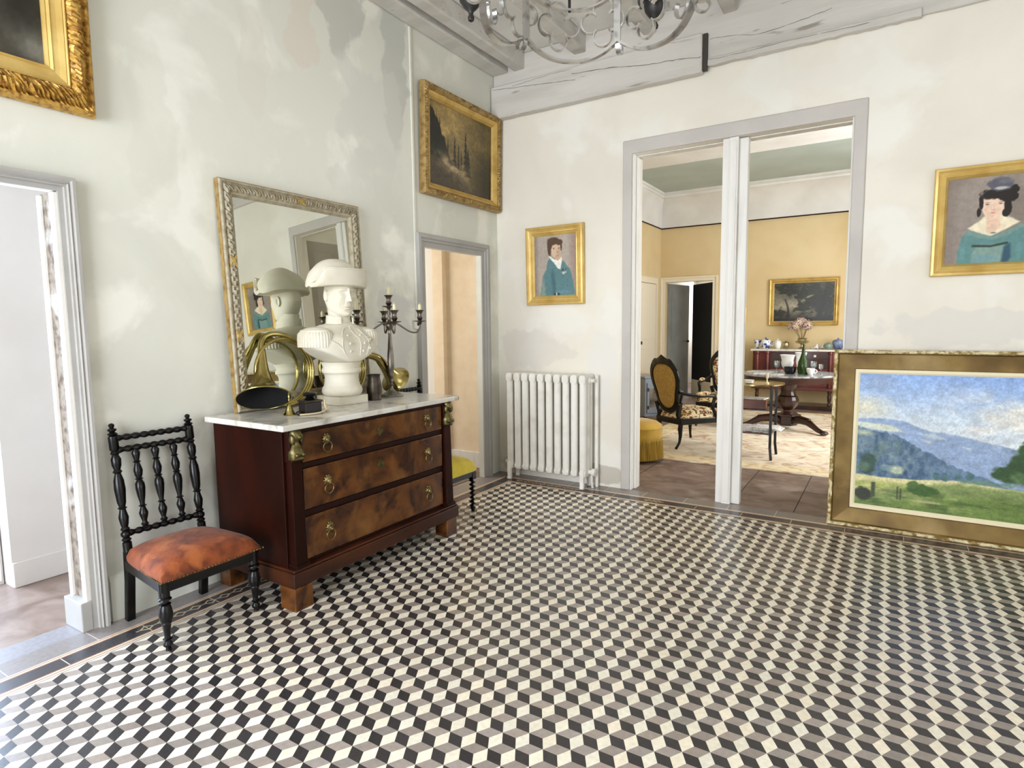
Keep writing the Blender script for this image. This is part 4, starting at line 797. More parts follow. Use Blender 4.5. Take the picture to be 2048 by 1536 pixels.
def band(u, v, ax):
    b = MB()
    for k in (-1, 1):
        for o in (-.004, .004):
            p = [(-.02, k*-.028), (.0, o), (.02, k*.028)]
            b.tube([((u+d if ax else u+e), (v+e if ax else v+d), .047) for e, d in [(q[0], q[1]+o) for q in spline(p, 5)]], .0032, 5)
    return b
for q in (.30, .62):
    for u in (.041, mw_-.041): band(u, mh*q+.04, 0).build('ribbon_band', M['gilt'], fr, smooth=60)
band(mw_*.52, mh-.041, 1).build('ribbon_band', M['gilt'], fr, smooth=60)
MB().box(.078, .078, .006, mw_-.078, mh-.078, .016).build('mirror_glass', M['mirror'], t, smooth=0)
MB().box(-.003, 0, .002, .0, mh, .03).box(mw_, 0, .002, mw_+.003, mh, .03).box(0, mh, .002, mw_, mh+.003, .03).build('gilt_edge', M['gilt_old'], t, smooth=0)
# ---- plaster bust
BX, BY, BZ, BR_ = .285, -2.108, .8975, math.radians(-2)
t = thing('bust', 'white plaster bust of a uniformed man in a cocked hat before the mirror', 'bust', at(BX, BY, BZ, BR_))
MB().box(-.105, -.105, 0, .105, .105, .049, Matrix.Translation((-.025, .020, 0)) @ Matrix.Rotation(math.radians(-3), 4, 'Z')).build('plinth', M['plaster_cast'], t, smooth=0, bevel=.003)
MB().lathe([(.092, .049), (.104, .054), (.113, .066), (.116, .080), (.113, .096), (.106, .106), (.103, .110), (.100, .125), (.096, .150), (.097, .170), (.103, .182), (.111, .187), (.114, .198), (.111, .209), (.104, .214), (.106, .224), (.112, .236), (.118, .247), (.04, .256)], n=48).build('socle', M['plaster_cast'], t, smooth=40)
def torso():
    n = 56; R = []
    S = spline([(.244, .05, .035, -.01), (.245, .140, .085, 0), (.247, .205, .112, 0), (.258, .232, .128, .0), (.295, .238, .132, 0), (.345, .232, .125, -.004), (.390, .216, .112, -.010), (.418, .196, .100, -.014), (.442, .160, .088, -.016), (.460, .115, .078, -.014), (.468, .080, .070, -.008), (.478, .070, .070, 0)], 4)
    for z, ry, rx, cx in S:
        ring = []
        for i in range(n):
            a = 2*PI*i/n; ca, sa = math.cos(a), math.sin(a); ex = 2.5
            x = math.copysign(abs(ca)**(2/ex), ca)*rx; y = math.copysign(abs(sa)**(2/ex), sa)*ry
            if ca > 0: x += .020*math.exp(-((z-.37)/.05)**2)*math.exp(-((abs(y)-.07)/.06)**2)       # chest
            lift = .092*(max(0, abs(y)-.04)/.20)**1.1*max(0, 1-(z-.244)/.19)             # arms cut off higher than the breast
            ring.append((x+cx, y, z+lift))
        R.append(ring)
    return MB().rings(R)
tor = torso().build('coat', M['plaster_cast'], t, smooth=50)
# collar, lapel edges, buttons, star, sash edges
b = MB(); R = []
for i in range(33):
    a = math.radians(32+296*i/32); k = .074+.004*math.cos(a); x, y = k*math.cos(a)-.002, k*math.sin(a)*1.02
    z0 = .455+.012*(abs(i-16)/16); z1 = .520-.016*(abs(i-16)/16)**2
    R.append([(x*.95, y*.95, z0), (x*1.06, y*1.06, z0), (x*1.02, y*1.02, z1), (x*.93, y*.93, z1)])
b.rings(R); b.build('collar', M['plaster_cast'], t, smooth=40)
b = MB()
def chest_x(y, z):
    S = [(.247, .205, .112), (.258, .232, .128), (.295, .238, .132), (.345, .232, .125), (.390, .216, .112), (.418, .196, .100), (.442, .160, .088)]
    ry = np.interp(z, [q[0] for q in S], [q[1] for q in S]); rx = np.interp(z, [q[0] for q in S], [q[2] for q in S]); u = min(abs(y)/ry, .98)
    return rx*(1-u**2.5)**(1/2.5)+.020*math.exp(-((z-.37)/.05)**2)*math.exp(-((abs(y)-.07)/.06)**2)-(.012 if z > .39 else .002)
for pts in ([(.0, .455), (.012, .42), (.03, .38), (.035, .33), (.028, .285)], [(-.03, .45), (-.07, .41), (-.095, .36), (-.085, .31), (-.06, .28)], [(.06, .44), (.085, .40), (.10, .36), (.095, .31), (.075, .285)]):
    b.tube([(chest_x(y, z)+.0022, y, z) for y, z in spline(pts, 10)], .0028, 6)
for y, z in ((-.035, .40), (-.042, .355), (-.038, .31), (.055, .40), (.062, .355), (.055, .31)): b.ball((chest_x(y, z)+.002, y, z), (.005, .0085, .0085), 10, 8)
b.build('lapels_and_buttons', M['plaster_cast'], tor, smooth=60)
b = MB()
for k in range(8):
    a = k*PI/4; y, z = .115, .375; b.tube([(chest_x(y, z)+.004, y, z), (chest_x(y+.02*math.cos(a), z+.02*math.sin(a))+.005, y+.02*math.cos(a), z+.02*math.sin(a))], [.006, .002], 6)
b.ball((chest_x(.115, .375)+.006, .115, .375), .008, 10, 8); MB().ball((chest_x(.11, .325)+.004, .11, .325), .009, 10, 8).build('medal', M['plaster_cast'], tor, smooth=60); b.build('star_medal', M['plaster_cast'], tor, smooth=60)
for k in (-1, 1):
    e = [(1.30-.02, k*.8)]; lin_ = spline([(.245, .345), (.20, .352), (.15, .350), (.112, .330), (.088, .300), (.080, .268)], 6)
    MB().tube([(chest_x(y, z)+.001, k*y, z+.092*(max(0, y-.04)/.20)**1.1*max(0, 1-(z-.244)/.19)) for y, z in lin_], .0036, 6).build('coat_edge', M['plaster_cast'], tor, smooth=60)
    b = MB(); b.ball((-.010, k*.158, .430), (.084, .074, .022), 20, 10); b.tube([(-.012+.088*math.cos(a), k*(.178+.058*math.sin(a)), .418) for a in [PI*(-.35+1.7*i/22-.5+.5) for i in range(0)]] or [(-.010+.090*math.sin(math.radians(a)), k*(.166+.060*math.cos(math.radians(a))), .424) for a in range(-130, 131, 10)], .0125, 8)
    for i in range(23):
        a = math.radians(-118+236*i/22); px, py = -.010+.092*math.sin(a), k*(.166+.064*math.cos(a)); ox, oy = math.sin(a), k*math.cos(a)
        b.tube([(px, py, .424), (px+.010*ox, py+.010*oy, .408), (px+.013*ox, py+.012*oy, .380), (px+.014*ox, py+.013*oy, .338)], [.008, .0125, .0125, .010], 8)
    b.build('epaulette', M['plaster_cast'], tor, smooth=60)
def head():
    n, m = 200, 150; R = []; H = .122
    for j in range(m+1):
        z = -H+2*H*j/m; s = z/H
        w = .076*math.sqrt(max(0, 1-abs(s)**2.4)); fx = .092*math.sqrt(max(0, 1-abs(s)**2.6)); bx = .098*math.sqrt(max(0, 1-abs(s-.15)**2.3)) if abs(s-.15) < 1 else 0
        if s < 0: k = 1-.34*min(1, -s)**1.6; w = .076*k*(max(0, 1-abs(s)**7))**.5; bx *= 1-.35*min(1, -s*1.1); fx = .092*(max(0, 1-abs(s)**9))**.5*(1-.06*-s)
        ring = []
        for i in range(n):
            a = 2*PI*i/n; a = a-.55*math.sin(a); ca, sa = math.cos(a), math.sin(a); ex = 2.25
            x = math.copysign(abs(ca)**(2/ex), ca)*(fx if ca > 0 else max(bx, .02)); y = math.copysign(abs(sa)**(2/ex), sa)*w; d = 0
            if ca > 0:
                g = lambda y0, z0, sy, sz: math.exp(-((abs(y)-y0)/sy)**2-((z-z0)/sz)**2)
                nz = max(0, min(1, (.036-z)/.060)) if z > -.024 else max(0, 1-(-.024-z)/.007)
                d += (.006+.022*nz**1.1)*math.exp(-(y/(.0070+.0045*nz))**2)*(1 if -.034 < z < .050 else 0)
                d += .009*g(.0115, -.0215, .0055, .0055)
                d += .009*g(.030, .039, .020, .007)+.006*math.exp(-(y/.018)**2-((z-.042)/.012)**2)-.017*g(.031, .0235, .0150, .0095)+.0105*g(.0315, .0215, .0100, .0055)+.0035*g(.0315, .0275, .012, .0018)-.003*g(.0315, .0215, .010, .0012)
                d += .005*g(.045, -.004, .016, .014)-.006*g(.036, -.045, .014, .022)-.004*g(.022, -.035, .004, .016)
                d += .0085*math.exp(-(y/.019)**2)*(math.exp(-((z+.0535)/.0042)**2)+1.05*math.exp(-((z+.0660)/.0050)**2))-.007*math.exp(-(y/.024)**2-((z+.0597)/.0020)**2)-.005*math.exp(-(y/.018)**2-((z+.0775)/.0055)**2)
                d += .012*math.exp(-(y/.020)**2-((z+.100)/.014)**2)
            ring.append((x+d, y, z))
        R.append(ring)
    b = MB().rings(R)
    for k in (-1, 1):
        b.rings([[(-.010+rx*math.cos(2*PI*i/16)+dx, k*(.072+o), .005+rz*math.sin(2*PI*i/16)-.3*rx*math.cos(2*PI*i/16)*0) for i in range(16)] for o, rx, rz, dx in ((0, .014, .026, 0), (.010, .018, .032, -.003), (.013, .016, .030, -.004), (.012, .011, .023, -.003), (.006, .007, .016, 0))])
    b.tube([(0, 0, -.16), (-.004, 0, -.125), (-.010, 0, -.07)], [.066, .062, .060], 28)
    return b
XH = Matrix.Translation((.004, 0, .622)) @ Matrix.Rotation(math.radians(-5), 4, 'Z') @ Matrix.Rotation(math.radians(2), 4, 'Y')
hd = head().xf(XH).build('head', M['plaster_cast'], t, smooth=70)
def hat():
    R = []; n = 40; zb = .060
    for i in range(n+1):
        y = -.196+.362*i/n; q = max(0, 1-((y+.015)/.1815)**2)**.5; d = .014+.088*q; hb = .014+.142*max(0, 1-((y+.020)/.180)**2)**.62; hf = .098 if y > -.150 else .098-.084*min(1, (-.150-y)/.036)
        hb = max(hb, min(hf*.6, .07)); sw = .010*(y/.178)**2
        R.append([(d*.96, y, zb-sw), (d*1.05+.006, y, zb+.008-sw), (d+.014, y, zb+max(hf*.5, .012)), (d+.004, y, zb+hf), (d-.010, y, zb+hf-.002), (d-.022, y, zb+max(hf-.035, .008)), (d*.55, y, zb+max(hb*.80, hf-.03)), (d*.15, y, zb+hb*.99), (-d*.25, y, zb+hb), (-d*.75, y, zb+hb*.80), (-d*1.08, y, zb+hb*.40), (-d*1.12-.004, y, zb+.008-sw), (-d, y, zb-sw), (0, y, zb-.004)])
    b = MB().rings(R)
    b.tube([(R[i][3][0]-.002, R[i][3][1], R[i][3][2]) for i in range(0, n+1, 2)], .006, 8)
    return b
hat().xf(XH).build('cocked_hat', M['plaster_cast'], t, smooth=50)
# ---- hunting horns
def horn(name, label, cc, ez, bellc, n_, R_=.19, coils=3, start=0, kb=1, Lb=.30, fat=0):
    """coil in the plane through cc spanned by Y and ez, bell at bellc facing n_"""
    t = thing(name, label, 'hunting horn'); ez = Vector(ez).normalized(); ey = Vector((0, 1, 0)); en = ey.cross(ez); cc = Vector(cc)
    b = MB()
    for k in range(coils):
        r = R_-.006*k; o = en*(.010-.013*k); b.tube([tuple(cc+o+r*(math.cos(a)*ey+math.sin(a)*ez)) for a in [2*PI*i/56 for i in range(56)]], .0085-.0008*k, 9, closed=True)
    b.build('coiled_tube', M['brass'], t, smooth=70)
    n_ = Vector(n_).normalized(); bc = Vector(bellc); u = n_.orthogonal().normalized(); v_ = n_.cross(u)
    prof = [(.0, .135), (.004, .136), (.012, .122), (.035, .092), (.07, .066), (.11, .048), (.16, .034), (.22, .026), (Lb/kb, .020)]
    if fat: prof = [(.0, .135), (.004, .136), (.015, .116), (.05, .086), (.10, .068), (.16, .055), (.22, .045), (Lb/kb, .036)]
    prof = [(d*kb, r*kb) for d, r in prof]
    a0 = start; join = cc+R_*(math.cos(a0)*ey+math.sin(a0)*ez)+en*.026
    end = bc-n_*Lb; ring = lambda c_, r: [tuple(c_+r*(math.cos(2*PI*i/40)*u+math.sin(2*PI*i/40)*v_)) for i in range(40)]
    be = MB().rings([ring(bc-n_*d, r) for d, r in prof], False, False).build('bell', M['brass'], t, smooth=70)
    MB().rings([ring(bc-n_*d*kb, r*kb-.002) for d, r in [(.001, .1345), (.012, .120), (.035, .090), (.07, .064), (.11, .046), (.16, .030)]], False, True).build('dark_lining', M['brass_dark'], be, smooth=70)
    MB().tube([tuple(bc+.1355*kb*(math.cos(2*PI*i/48)*u+math.sin(2*PI*i/48)*v_)) for i in range(48)], .0028, 6, closed=True).build('rim', M['brass'], be, smooth=70)
    tang = (-math.sin(a0)*ey+math.cos(a0)*ez)
    pts = bez([tuple(join), tuple(join+tang*.16), tuple(end-n_*.10), tuple(end)], 24); MB().tube(pts, [.0095+(prof[-1][1]-.0095)*i/24 for i in range(25)], 12).build('branch_tube', M['brass'], t, smooth=70)
    return t
horn('hunting_horn', 'brass hunting horn with its black-lined bell facing out, at the left of the marble top', (.134, -2.385, 1.100), (-.06, 0, .995), (.240, -2.600, .980), (.41, -.285, -.80), .188, 3, math.radians(62))
horn('hunting_horn', 'brass hunting horn half hidden behind the white bust and the candelabrum', (.135, -1.965, 1.092), (-.05, 0, .995), (.205, -1.572, .990), (-.12, .74, -.62), .180, 3, math.radians(118), .72, .23, 1)
# ---- small things on the marble top
t = thing('hand_bell', 'small brass hand bell standing in front of the hunting horn', 'bell', at(.392, -2.562, .8972))
MB().lathe([(.030, 0), (.031, .003), (.024, .012), (.018, .028), (.014, .046), (.009, .055), (.004, .058)], n=20).build('bell_cup', M['brass'], t, smooth=50)
MB().turned((0, 0, .057), (0, 0, .118), [(0, .004), (.1, .008), (.2, .003), (.35, .006), (.5, .003), (.65, .007), (.8, .003), (.9, .006), (1, .001)], 10).build('handle', M['brass'], t, smooth=50)
t = thing('inkwell', 'small dark box with a round black lid and pale cord, right of the hand bell', 'inkwell', at(.440, -2.470, .8972, -.25))
MB().box(-.042, -.045, .004, .042, .045, .062).box(-.048, -.051, 0, .048, .051, .010).build('box', M['black_leather'], t, smooth=0, bevel=.004)
MB().box(-.046, -.050, .062, .046, .050, .072).build('cover', M['pewter_dark'], t, smooth=0, bevel=.003)
MB().lathe([(.026, .072), (.030, .078), (.022, .084), (.018, .090), (.034, .094), (.038, .102), (.032, .110), (.01, .113)], n=22).build('lid', M['ebony'], t, smooth=50)
MB().tube(bez([(.05, -.08, .006), (.09, .0, .006), (.075, .10, .006), (.02, .085, .02), (.0, .07, .07), (.01, .055, .085)], 24), .0045, 7).tube(bez([(.0, .085, .006), (.06, .11, .006), (.08, .03, .01), (.055, .056, .07)], 18), .004, 7).build('cord', M['rope'], t, smooth=60)
MB().ball((.03, -.078, .012), (.018, .012, .012)).build('seal', M['black_leather'], t, smooth=60)
t = thing('tankard', 'dark pewter tankard standing between the bust and the candelabrum', 'tankard', at(.330, -1.895, .8972))
MB().lathe([(.038, 0), (.045, .004), (.044, .012), (.040, .020), (.046, .045), (.047, .075), (.042, .11), (.037, .135), (.038, .15), (.041, .158), (.036, .156), (.033, .135), (.034, .03), (.02, .02)], n=28).build('body', M['pewter_dark'], t, smooth=40)
MB().tube(bez([(-.032, .02, .14), (-.08, .05, .15), (-.08, .05, .05), (-.036, .022, .04)], 14), .005, 8).build('handle', M['pewter_dark'], t, smooth=60)
t = thing('candelabrum', 'tall five-light silver candelabrum at the right end of the marble top', 'candelabrum', at(.285, -1.698, .8972, math.radians(-34)))
MB().lathe([(.076, 0), (.078, .004), (.070, .012), (.050, .022), (.030, .034), (.016, .046), (.012, .055)], n=32).build('base', M['steel'], t, smooth=40)
MB().lathe([(.012, .052), (.010, .065), (.018, .075), (.010, .086), (.016, .10), (.011, .112), (.018, .125), (.015, .14), (.020, .165), (.022, .20), (.021, .26), (.016, .32), (.011, .38), (.010, .395), (.014, .405), (.010, .415), (.013, .43)], n=20, flute=10, fa=.12).build('stem', M['pewter'], t, smooth=40)
MB().lathe([(.010, .425), (.022, .44), (.026, .455), (.018, .475), (.010, .485), (.014, .50), (.008, .515), (.012, .53), (.008, .55), (.010, .575)], n=20).build('hub', M['pewter'], t, smooth=40)
def cup(X, hub, arm=None):
    o = MB().lathe([(.006, 0), (.012, .006), (.020, .022), (.014, .034), (.015, .050), (.024, .066), (.030, .071), (.026, .072), (.012, .066)], n=20, X=X).build('candle_cup', M['pewter'], t, smooth=40)
    MB().lathe([(.008, -.022), (.014, -.008), (.042, -.001), (.044, .002), (.010, .004)], n=24, X=X).build('drip_pan', M['pewter'], o, smooth=40)
cps = []
for k, (a, r, zt) in enumerate(((4, .205, .482), (184, .205, .482), (94, .115, .478), (274, .115, .478))):
    a = math.radians(a); e = Vector((math.cos(a)*r*0-math.sin(a)*0, 0, 0)); ux, uy = math.sin(a)*0+math.cos(a+PI/2)*1, math.sin(a+PI/2)
    P = lambda d, z: (ux*d, uy*d, z)
    MB().tube(bez([P(.012, .455), P(.05*r/.2, .51), P(.10*r/.2, .40), P(r*1.0, .36), P(r, zt-.02)], 20), .0052, 8).build('arm', M['pewter'], t, smooth=60)
    X = Matrix.Translation(P(r, zt)); cup(X, t); cps.append((ux*r, uy*r, zt+.062))
cup(Matrix.Translation((0, 0, .576)), t); cps.append((0, 0, .64))
XC = at(.285, -1.698, .8972, math.radians(-34))
names = ['candle on the rightmost arm of the silver candelabrum', 'tall candle stub on the leftmost arm of the silver candelabrum', 'candle on the rear arm of the silver candelabrum', 'candle on the front arm of the silver candelabrum, toward the room', 'candle in the topmost central cup of the silver candelabrum']
for k, p in enumerate(cps):
    hgt = (.05, .085, .045, .05, .062)[k]; wp = XC @ Vector(p)
    q = tag(MB().lathe([(.0105, 0), (.0105, hgt*.75), (.007, hgt*.92), (.002, hgt)], n=12).turned((0, 0, hgt-.002), (.001, 0, hgt+.010), [(0, .0012), (1, .0008)], 6).build('candle', M['candle'], None, smooth=50), names[k], 'candle', 'candles of the silver candelabrum')
    q.location = wp
# ---- switch plate
t = thing('light_switch', 'small white switch box on the wall beside the corner doorway', 'switch', XL(-1.150, 1.325, .001))
MB().box(0, 0, 0, .062, .065, .022).build('housing', M['white_plastic'], t, smooth=0, bevel=.004); MB().ball((.03, .036, .024), (.011, .013, .006)).build('toggle', M['iron_dark'], t, smooth=60)
# ---- radiator
t = thing('radiator', 'white cast-iron column radiator under the small portrait', 'radiator')
x0, dxs = .195, .0775
for i in range(10):
    x = x0+i*dxs+.034; b = MB(); R = []
    prof = spline([(-.060, .10), (-.078, .13), (-.080, .5), (-.080, .86), (-.070, .915), (-.045, .936), (0, .940), (.045, .936), (.070, .915), (.080, .86), (.080, .5), (.078, .13), (.06, .10), (.0, .092)], 4)
    for y0_, rx, ry in ((-.056, .0305, .026), (.0, .028, .025), (.056, .030, .026)):
        b.lathe([(.006, .092), (.022, .100), (.0295, .13), (.0300, .5), (.0295, .88), (.024, .915), (.008, .934)], c=(x, -.118+y0_, 0), n=14)
    b.box(x-.0235, -.118-.058, .13, x+.0235, -.118+.058, .90); b.rings([[(x+sx*.030*k, -.118+sy*.085*(1 if k == 1 else .95), z) for sx, sy in ((-1, -1), (1, -1), (1, 1), (-1, 1))] for z, k in ((.855, .55), (.88, 1), (.915, 1), (.932, .8), (.938, .45))]); b.rings([[(x+sx*.029*k, -.118+sy*.082*k, z) for sx, sy in ((-1, -1), (1, -1), (1, 1), (-1, 1))] for z, k in ((.092, .6), (.10, .9), (.13, 1), (.155, .9), (.17, .5))])
    o = b.build('section', M['radiator'], t, smooth=60, bevel=.006)
for i in (0, 9):
    x = x0+i*dxs+.034
    for y in (-.190, -.05): MB().strip([(x, y, .16), (x, y-.008, .08), (x, y-.004, .03), (x, y-.014, .001)], (1, 0, 0), .036, .030).build('foot', M['radiator'], t, smooth=40, bevel=.006)
MB().turned((x0+9*dxs+.06, -.118, .890), (x0+9*dxs+.108, -.118, .890), [(0, .022), (.35, .024), (.4, .014), (.8, .014), (.85, .018), (1, .016)], 16).build('bleed_plug', M['radiator'], t, smooth=40)
MB().turned((x0+.005, -.118, .890), (x0-.028, -.118, .890), [(0, .020), (.5, .020), (.55, .008), (1, .008)], 14).build('bleed_plug', M['radiator'], t, smooth=40)
MB().turned((x0+9*dxs+.06, -.118, .135), (x0+9*dxs+.12, -.118, .135), [(0, .018), (.4, .018), (.45, .030), (.7, .033), (.95, .030), (1, .02)], 16).tube([(x0+9*dxs+.085, -.118, .135), (x0+9*dxs+.085, -.118, .06), (x0+9*dxs+.085, -.10, .001)], .011, 10).build('valve', M['radiator'], t, smooth=40)
MB().turned((x0+.0, -.118, .135), (x0-.05, -.118, .135), [(0, .014), (.5, .014), (.55, .02), (1, .02)], 14).tube([(x0-.035, -.118, .135), (x0-.035, -.118, .05), (x0-.035, -.06, .001)], .010, 10).build('valve', M['radiator'], t, smooth=40)
MB().tube([(x0+9*dxs+.095, -.045, .001), (x0+9*dxs+.095, -.045, .93)], .016, 12).build('pipe', M['radiator'], t, smooth=60)
# ---- chandelier
CX, CY, CZ, CR = 1.905, -2.173, 2.683, .440
t = thing('chandelier', 'white-painted iron ring chandelier of quatrefoils hanging from the beams', 'chandelier', at(CX, CY, CZ))
vd = math.atan2(CAM.y-CY, CAM.x-CX)+PI       # away from the viewer: the side of the ring seen in the photo
ang = [vd+math.radians(43-60*k) for k in range(6)]
pol = lambda a, r, z: (r*math.cos(a), r*math.sin(a), z)
def lobe(a0, a1, z, dip, n=28): return [pol(a0+(a1-a0)*i/n, CR, z-dip*(1-abs(2*i/n-1)**2.4)) for i in range(n+1)]
for k in range(6):
    a0, a1 = ang[k], ang[k]-PI/3
    for nm, z, dp, wd, th in (('lower_rim', .002, .078, .030, .010), ('upper_rim', .228, .070, .026, .009)):
        MB().strip(lobe(a0, a1, z, dp), lambda i, a0=a0, a1=a1: pol(a0+(a1-a0)*i/28, 1, 0), wd, th).build(nm, M['iron'], t, smooth=30)
    MB().strip([pol(a0, CR-.006, -.004), pol(a0, CR-.006, .12), pol(a0, CR-.006, .36)], (-math.sin(a0), math.cos(a0), 0), .034, .012).build('upright_bar', M['iron'], t, smooth=0, bevel=.002)
    MB().strip([pol(a0, CR+.035-.035*math.cos(q), -.010-.035*math.sin(q)) for q in [PI*i/10 for i in range(11)]]+[pol(a0, CR+.055, .004), pol(a0, CR+.045, .006)], (-math.sin(a0), math.cos(a0), 0), .022, .006).build('scroll', M['iron'], t, smooth=40)
    am = (a0+a1)/2; MB().strip([pol(am, CR, .150), pol(am, CR-.002, .175), pol(am, CR, .36)], (-math.sin(am), math.cos(am), 0), .012, .010).build('tie', M['iron_dark'], t, smooth=0)
for k in range(13):
    ac = vd+math.radians(20-360/13*k); pts = []; cq, rq = .0575, .0425
    f = ((math.degrees(vd)+43-math.degrees(ac)) % 60)/60; zc = .082+.038*(abs(2*f-1)**2.4)
    for q in range(4):
        for i in range(-14, 15):
            b_ = q*PI/2+math.radians(i*9.3); u, v = cq*math.cos(q*PI/2)+rq*math.cos(b_), cq*math.sin(q*PI/2)+rq*math.sin(b_); pts.append(pol(ac+u/CR, CR+.004, zc+v*1.09))
    MB().strip(pts+pts[:2], lambda i, ac=ac: pol(ac, 1, 0), .022, .0055).build('quatrefoil', M['iron'], t, smooth=40)
for k, (q, r_, zz) in enumerate(((82, 1.17, .045), (-36, 1.17, .115), (203, 1.17, .08))):
    a = vd+math.radians(q); r_ *= CR; p = pol(a, r_, zz)
    MB().lathe([(.002, -.078), (.012, -.072), (.015, -.060), (.009, -.048), (.012, -.036), (.030, -.020), (.048, .005), (.054, .030), (.050, .045), (.058, .050), (.030, .052)], c=p, n=16).build('candle_bowl', M['iron_dark'], t, smooth=40)
    MB().tube(bez([pol(a, CR*.98, zz+.14), pol(a, (CR+r_)/2, zz+.02), pol(a, r_-.03, zz-.04), pol(a, r_, zz-.02)], 14), .007, 8).build('bowl_arm', M['iron'], t, smooth=60)
    MB().lathe([(.016, .052), (.016, .15), (.006, .155)], c=p, n=12).build('candle_sleeve', M['candle'], t, smooth=40)
for k in range(3):
    a = ang[2*k]; MB().tube([pol(a, CR, .33), pol(a, CR*.5, .62), pol(a, .02, .80)], .006, 8).build('suspension_rod', M['iron'], t, smooth=60)
MB().lathe([(.01, .78), (.03, .79), (.035, .81), (.012, .83), (.008, .915)], n=16).build('hanging_hook', M['iron_dark'], t, smooth=40)
# ================================================================ THE FAR ROOM (SALON)
o = tag(MB().box(.55, 1.19, 0, 4.05, 5.12, .012).build('rug', M['rug'], None, smooth=0, bevel=.004), 'large worn cream and brown patterned rug on the far room floor', 'rug')
MB().box(.56, 1.20, .012, 4.04, 1.42, .0135).box(.56, 4.9, .012, 4.04, 5.11, .0135).box(.56, 1.42, .012, .78, 4.9, .0135).box(3.8, 1.42, .012, 4.04, 4.9, .0135).build('border', M['rug_border'], o, smooth=0)
def armchair(label, X, rot_panel):
    t = thing('armchair', label, 'armchair', X); K = M['ebony']
    def leg(x, y, dx, dy, z1=.26): return MB().tube([(x+dx*k, y+dy*k, z) for k, z in ((.0, z1), (.12, .20), (.05, .13), (.25, .06), (.7, .02), (1, .001))], [.026, .026, .019, .014, .014, .016], 10)
    for y in (-1, 1):
        leg(.26, y*.235, .03, y*.02).build('leg', K, t, smooth=60); leg(-.24, y*.17, -.07, y*.01).build('leg', K, t, smooth=60)
    out = lambda d: [(-.27+d, -.20+d), (.29-d, -.265+d), (.31-d, 0), (.29-d, .265-d), (-.27+d, .20-d)]
    MB().prism(out(0), .248, .315).build('seat_rail', K, t, smooth=0, bevel=.012)
    cushion((.285, -.258), (.285, .258), (-.262, .192), (-.262, -.192), .312, .105, 14).build('seat', M['tapestry'], t, smooth=70)
    def outline(k, cres=0):
        P = []
        for i in range(48):
            a = 2*PI*i/48; s_, c_ = math.sin(a), math.cos(a); w_ = .175+.035*s_-.022*math.exp(-((s_+.25)/.3)**2)
            y = math.copysign(abs(c_)**.8, c_)*w_*k; z = .655+math.copysign(abs(s_)**.85, s_)*.235*k+(cres*(math.exp(-(y/.05)**2)*1.3+.6*math.exp(-((abs(y)-.13)/.03)**2)) if s_ > .5 else 0)
            P.append((y, z))
        return P
    bx = lambda z: -.255-.115*((z-.31)/.66)**1.4
    R = [[(bx(z)+q, y, z) for y, z in outline(k, cr)] for k, q, cr in ((1.02, -.020, .0), (1.22, -.018, .028), (1.27, 0, .034), (1.22, .018, .028), (1.02, .020, 0))]; R.append(R[0])
    f = MB().rings(R, False, False)
    for y in (-1, 1): f.strip([(-.245, y*.165, .27), (bx(.36), y*.15, .36), (bx(.47), y*.185, .47)], (0, 1, 0), .042, .036)
    for y in (-.10, 0, .10): f.ball((bx(.93)+.014, y, .93-.25*abs(y)), (.012, .035, .018), 10, 8)
    f.build('back_frame', K, t, smooth=60)
    for nm, q, m_ in (('back_panel', -.014, M['velvet_mustard']), ('back_upholstery', .014, M['tapestry'])):
        R = [[(bx(z)+q*b_, y, z) for y, z in outline(k)] for k, b_ in ((1.04, .4), (.9, 1.3), (.6, 1.8), (.25, 2), (.02, 2))]
        MB().rings(R if q > 0 else R, False, True).build(nm, m_, t, smooth=80)
    for y in (-1, 1):
        a = MB().tube([(bx(.6), y*.19, .60), (-.20, y*.225, .575), (-.05, y*.255, .555), (.08, y*.262, .550), (.14, y*.255, .545), (.155, y*.25, .52), (.135, y*.25, .48), (.12, y*.252, .42), (.17, y*.25, .34), (.22, y*.245, .29)], [.018, .017, .018, .02, .024, .022, .018, .018, .02, .02], 10).build('arm', K, t, smooth=60)
        MB().ball((-.02, y*.256, .578), (.10, .032, .024), 16, 10).build('arm_pad', M['tapestry'], a, smooth=80)
    return t
armchair('black-framed armchair seen from behind, its back covered in mustard velvet', at(1.145, 2.025, .020, math.radians(58)), 0)
armchair('black-framed armchair facing forward behind the white doorway post', at(1.17, 3.50, .020, math.radians(-88)), 1)
# pouf
t = thing('pouf', 'round yellow velvet pouf with a long fringe beside the left door jamb', 'pouf', at(.935, 1.085, .001))
MB().lathe([(.20, .02), (.205, .2), (.222, .225), (.228, .27), (.225, .325), (.232, .335), (.222, .355), (.18, .385), (.11, .402), (.04, .408), (.001, .408)], n=48).build('cushion', M['velvet_gold'], t, smooth=50)
R = []
for z, r in ((.225, .226), (.20, .228), (.12, .232), (.035, .236)):
    R.append([((r+(.005 if i % 2 else -.004)*(1 if z < .22 else .3))*math.cos(2*PI*i/240), (r+(.005 if i % 2 else -.004)*(1 if z < .22 else .3))*math.sin(2*PI*i/240), z+(.006*math.sin(i*1.7) if z < .05 else 0)) for i in range(240)])
MB().rings(R, False, False).build('fringe', M['fringe'], t, smooth=0)['label'] = 'long gold thread fringe'
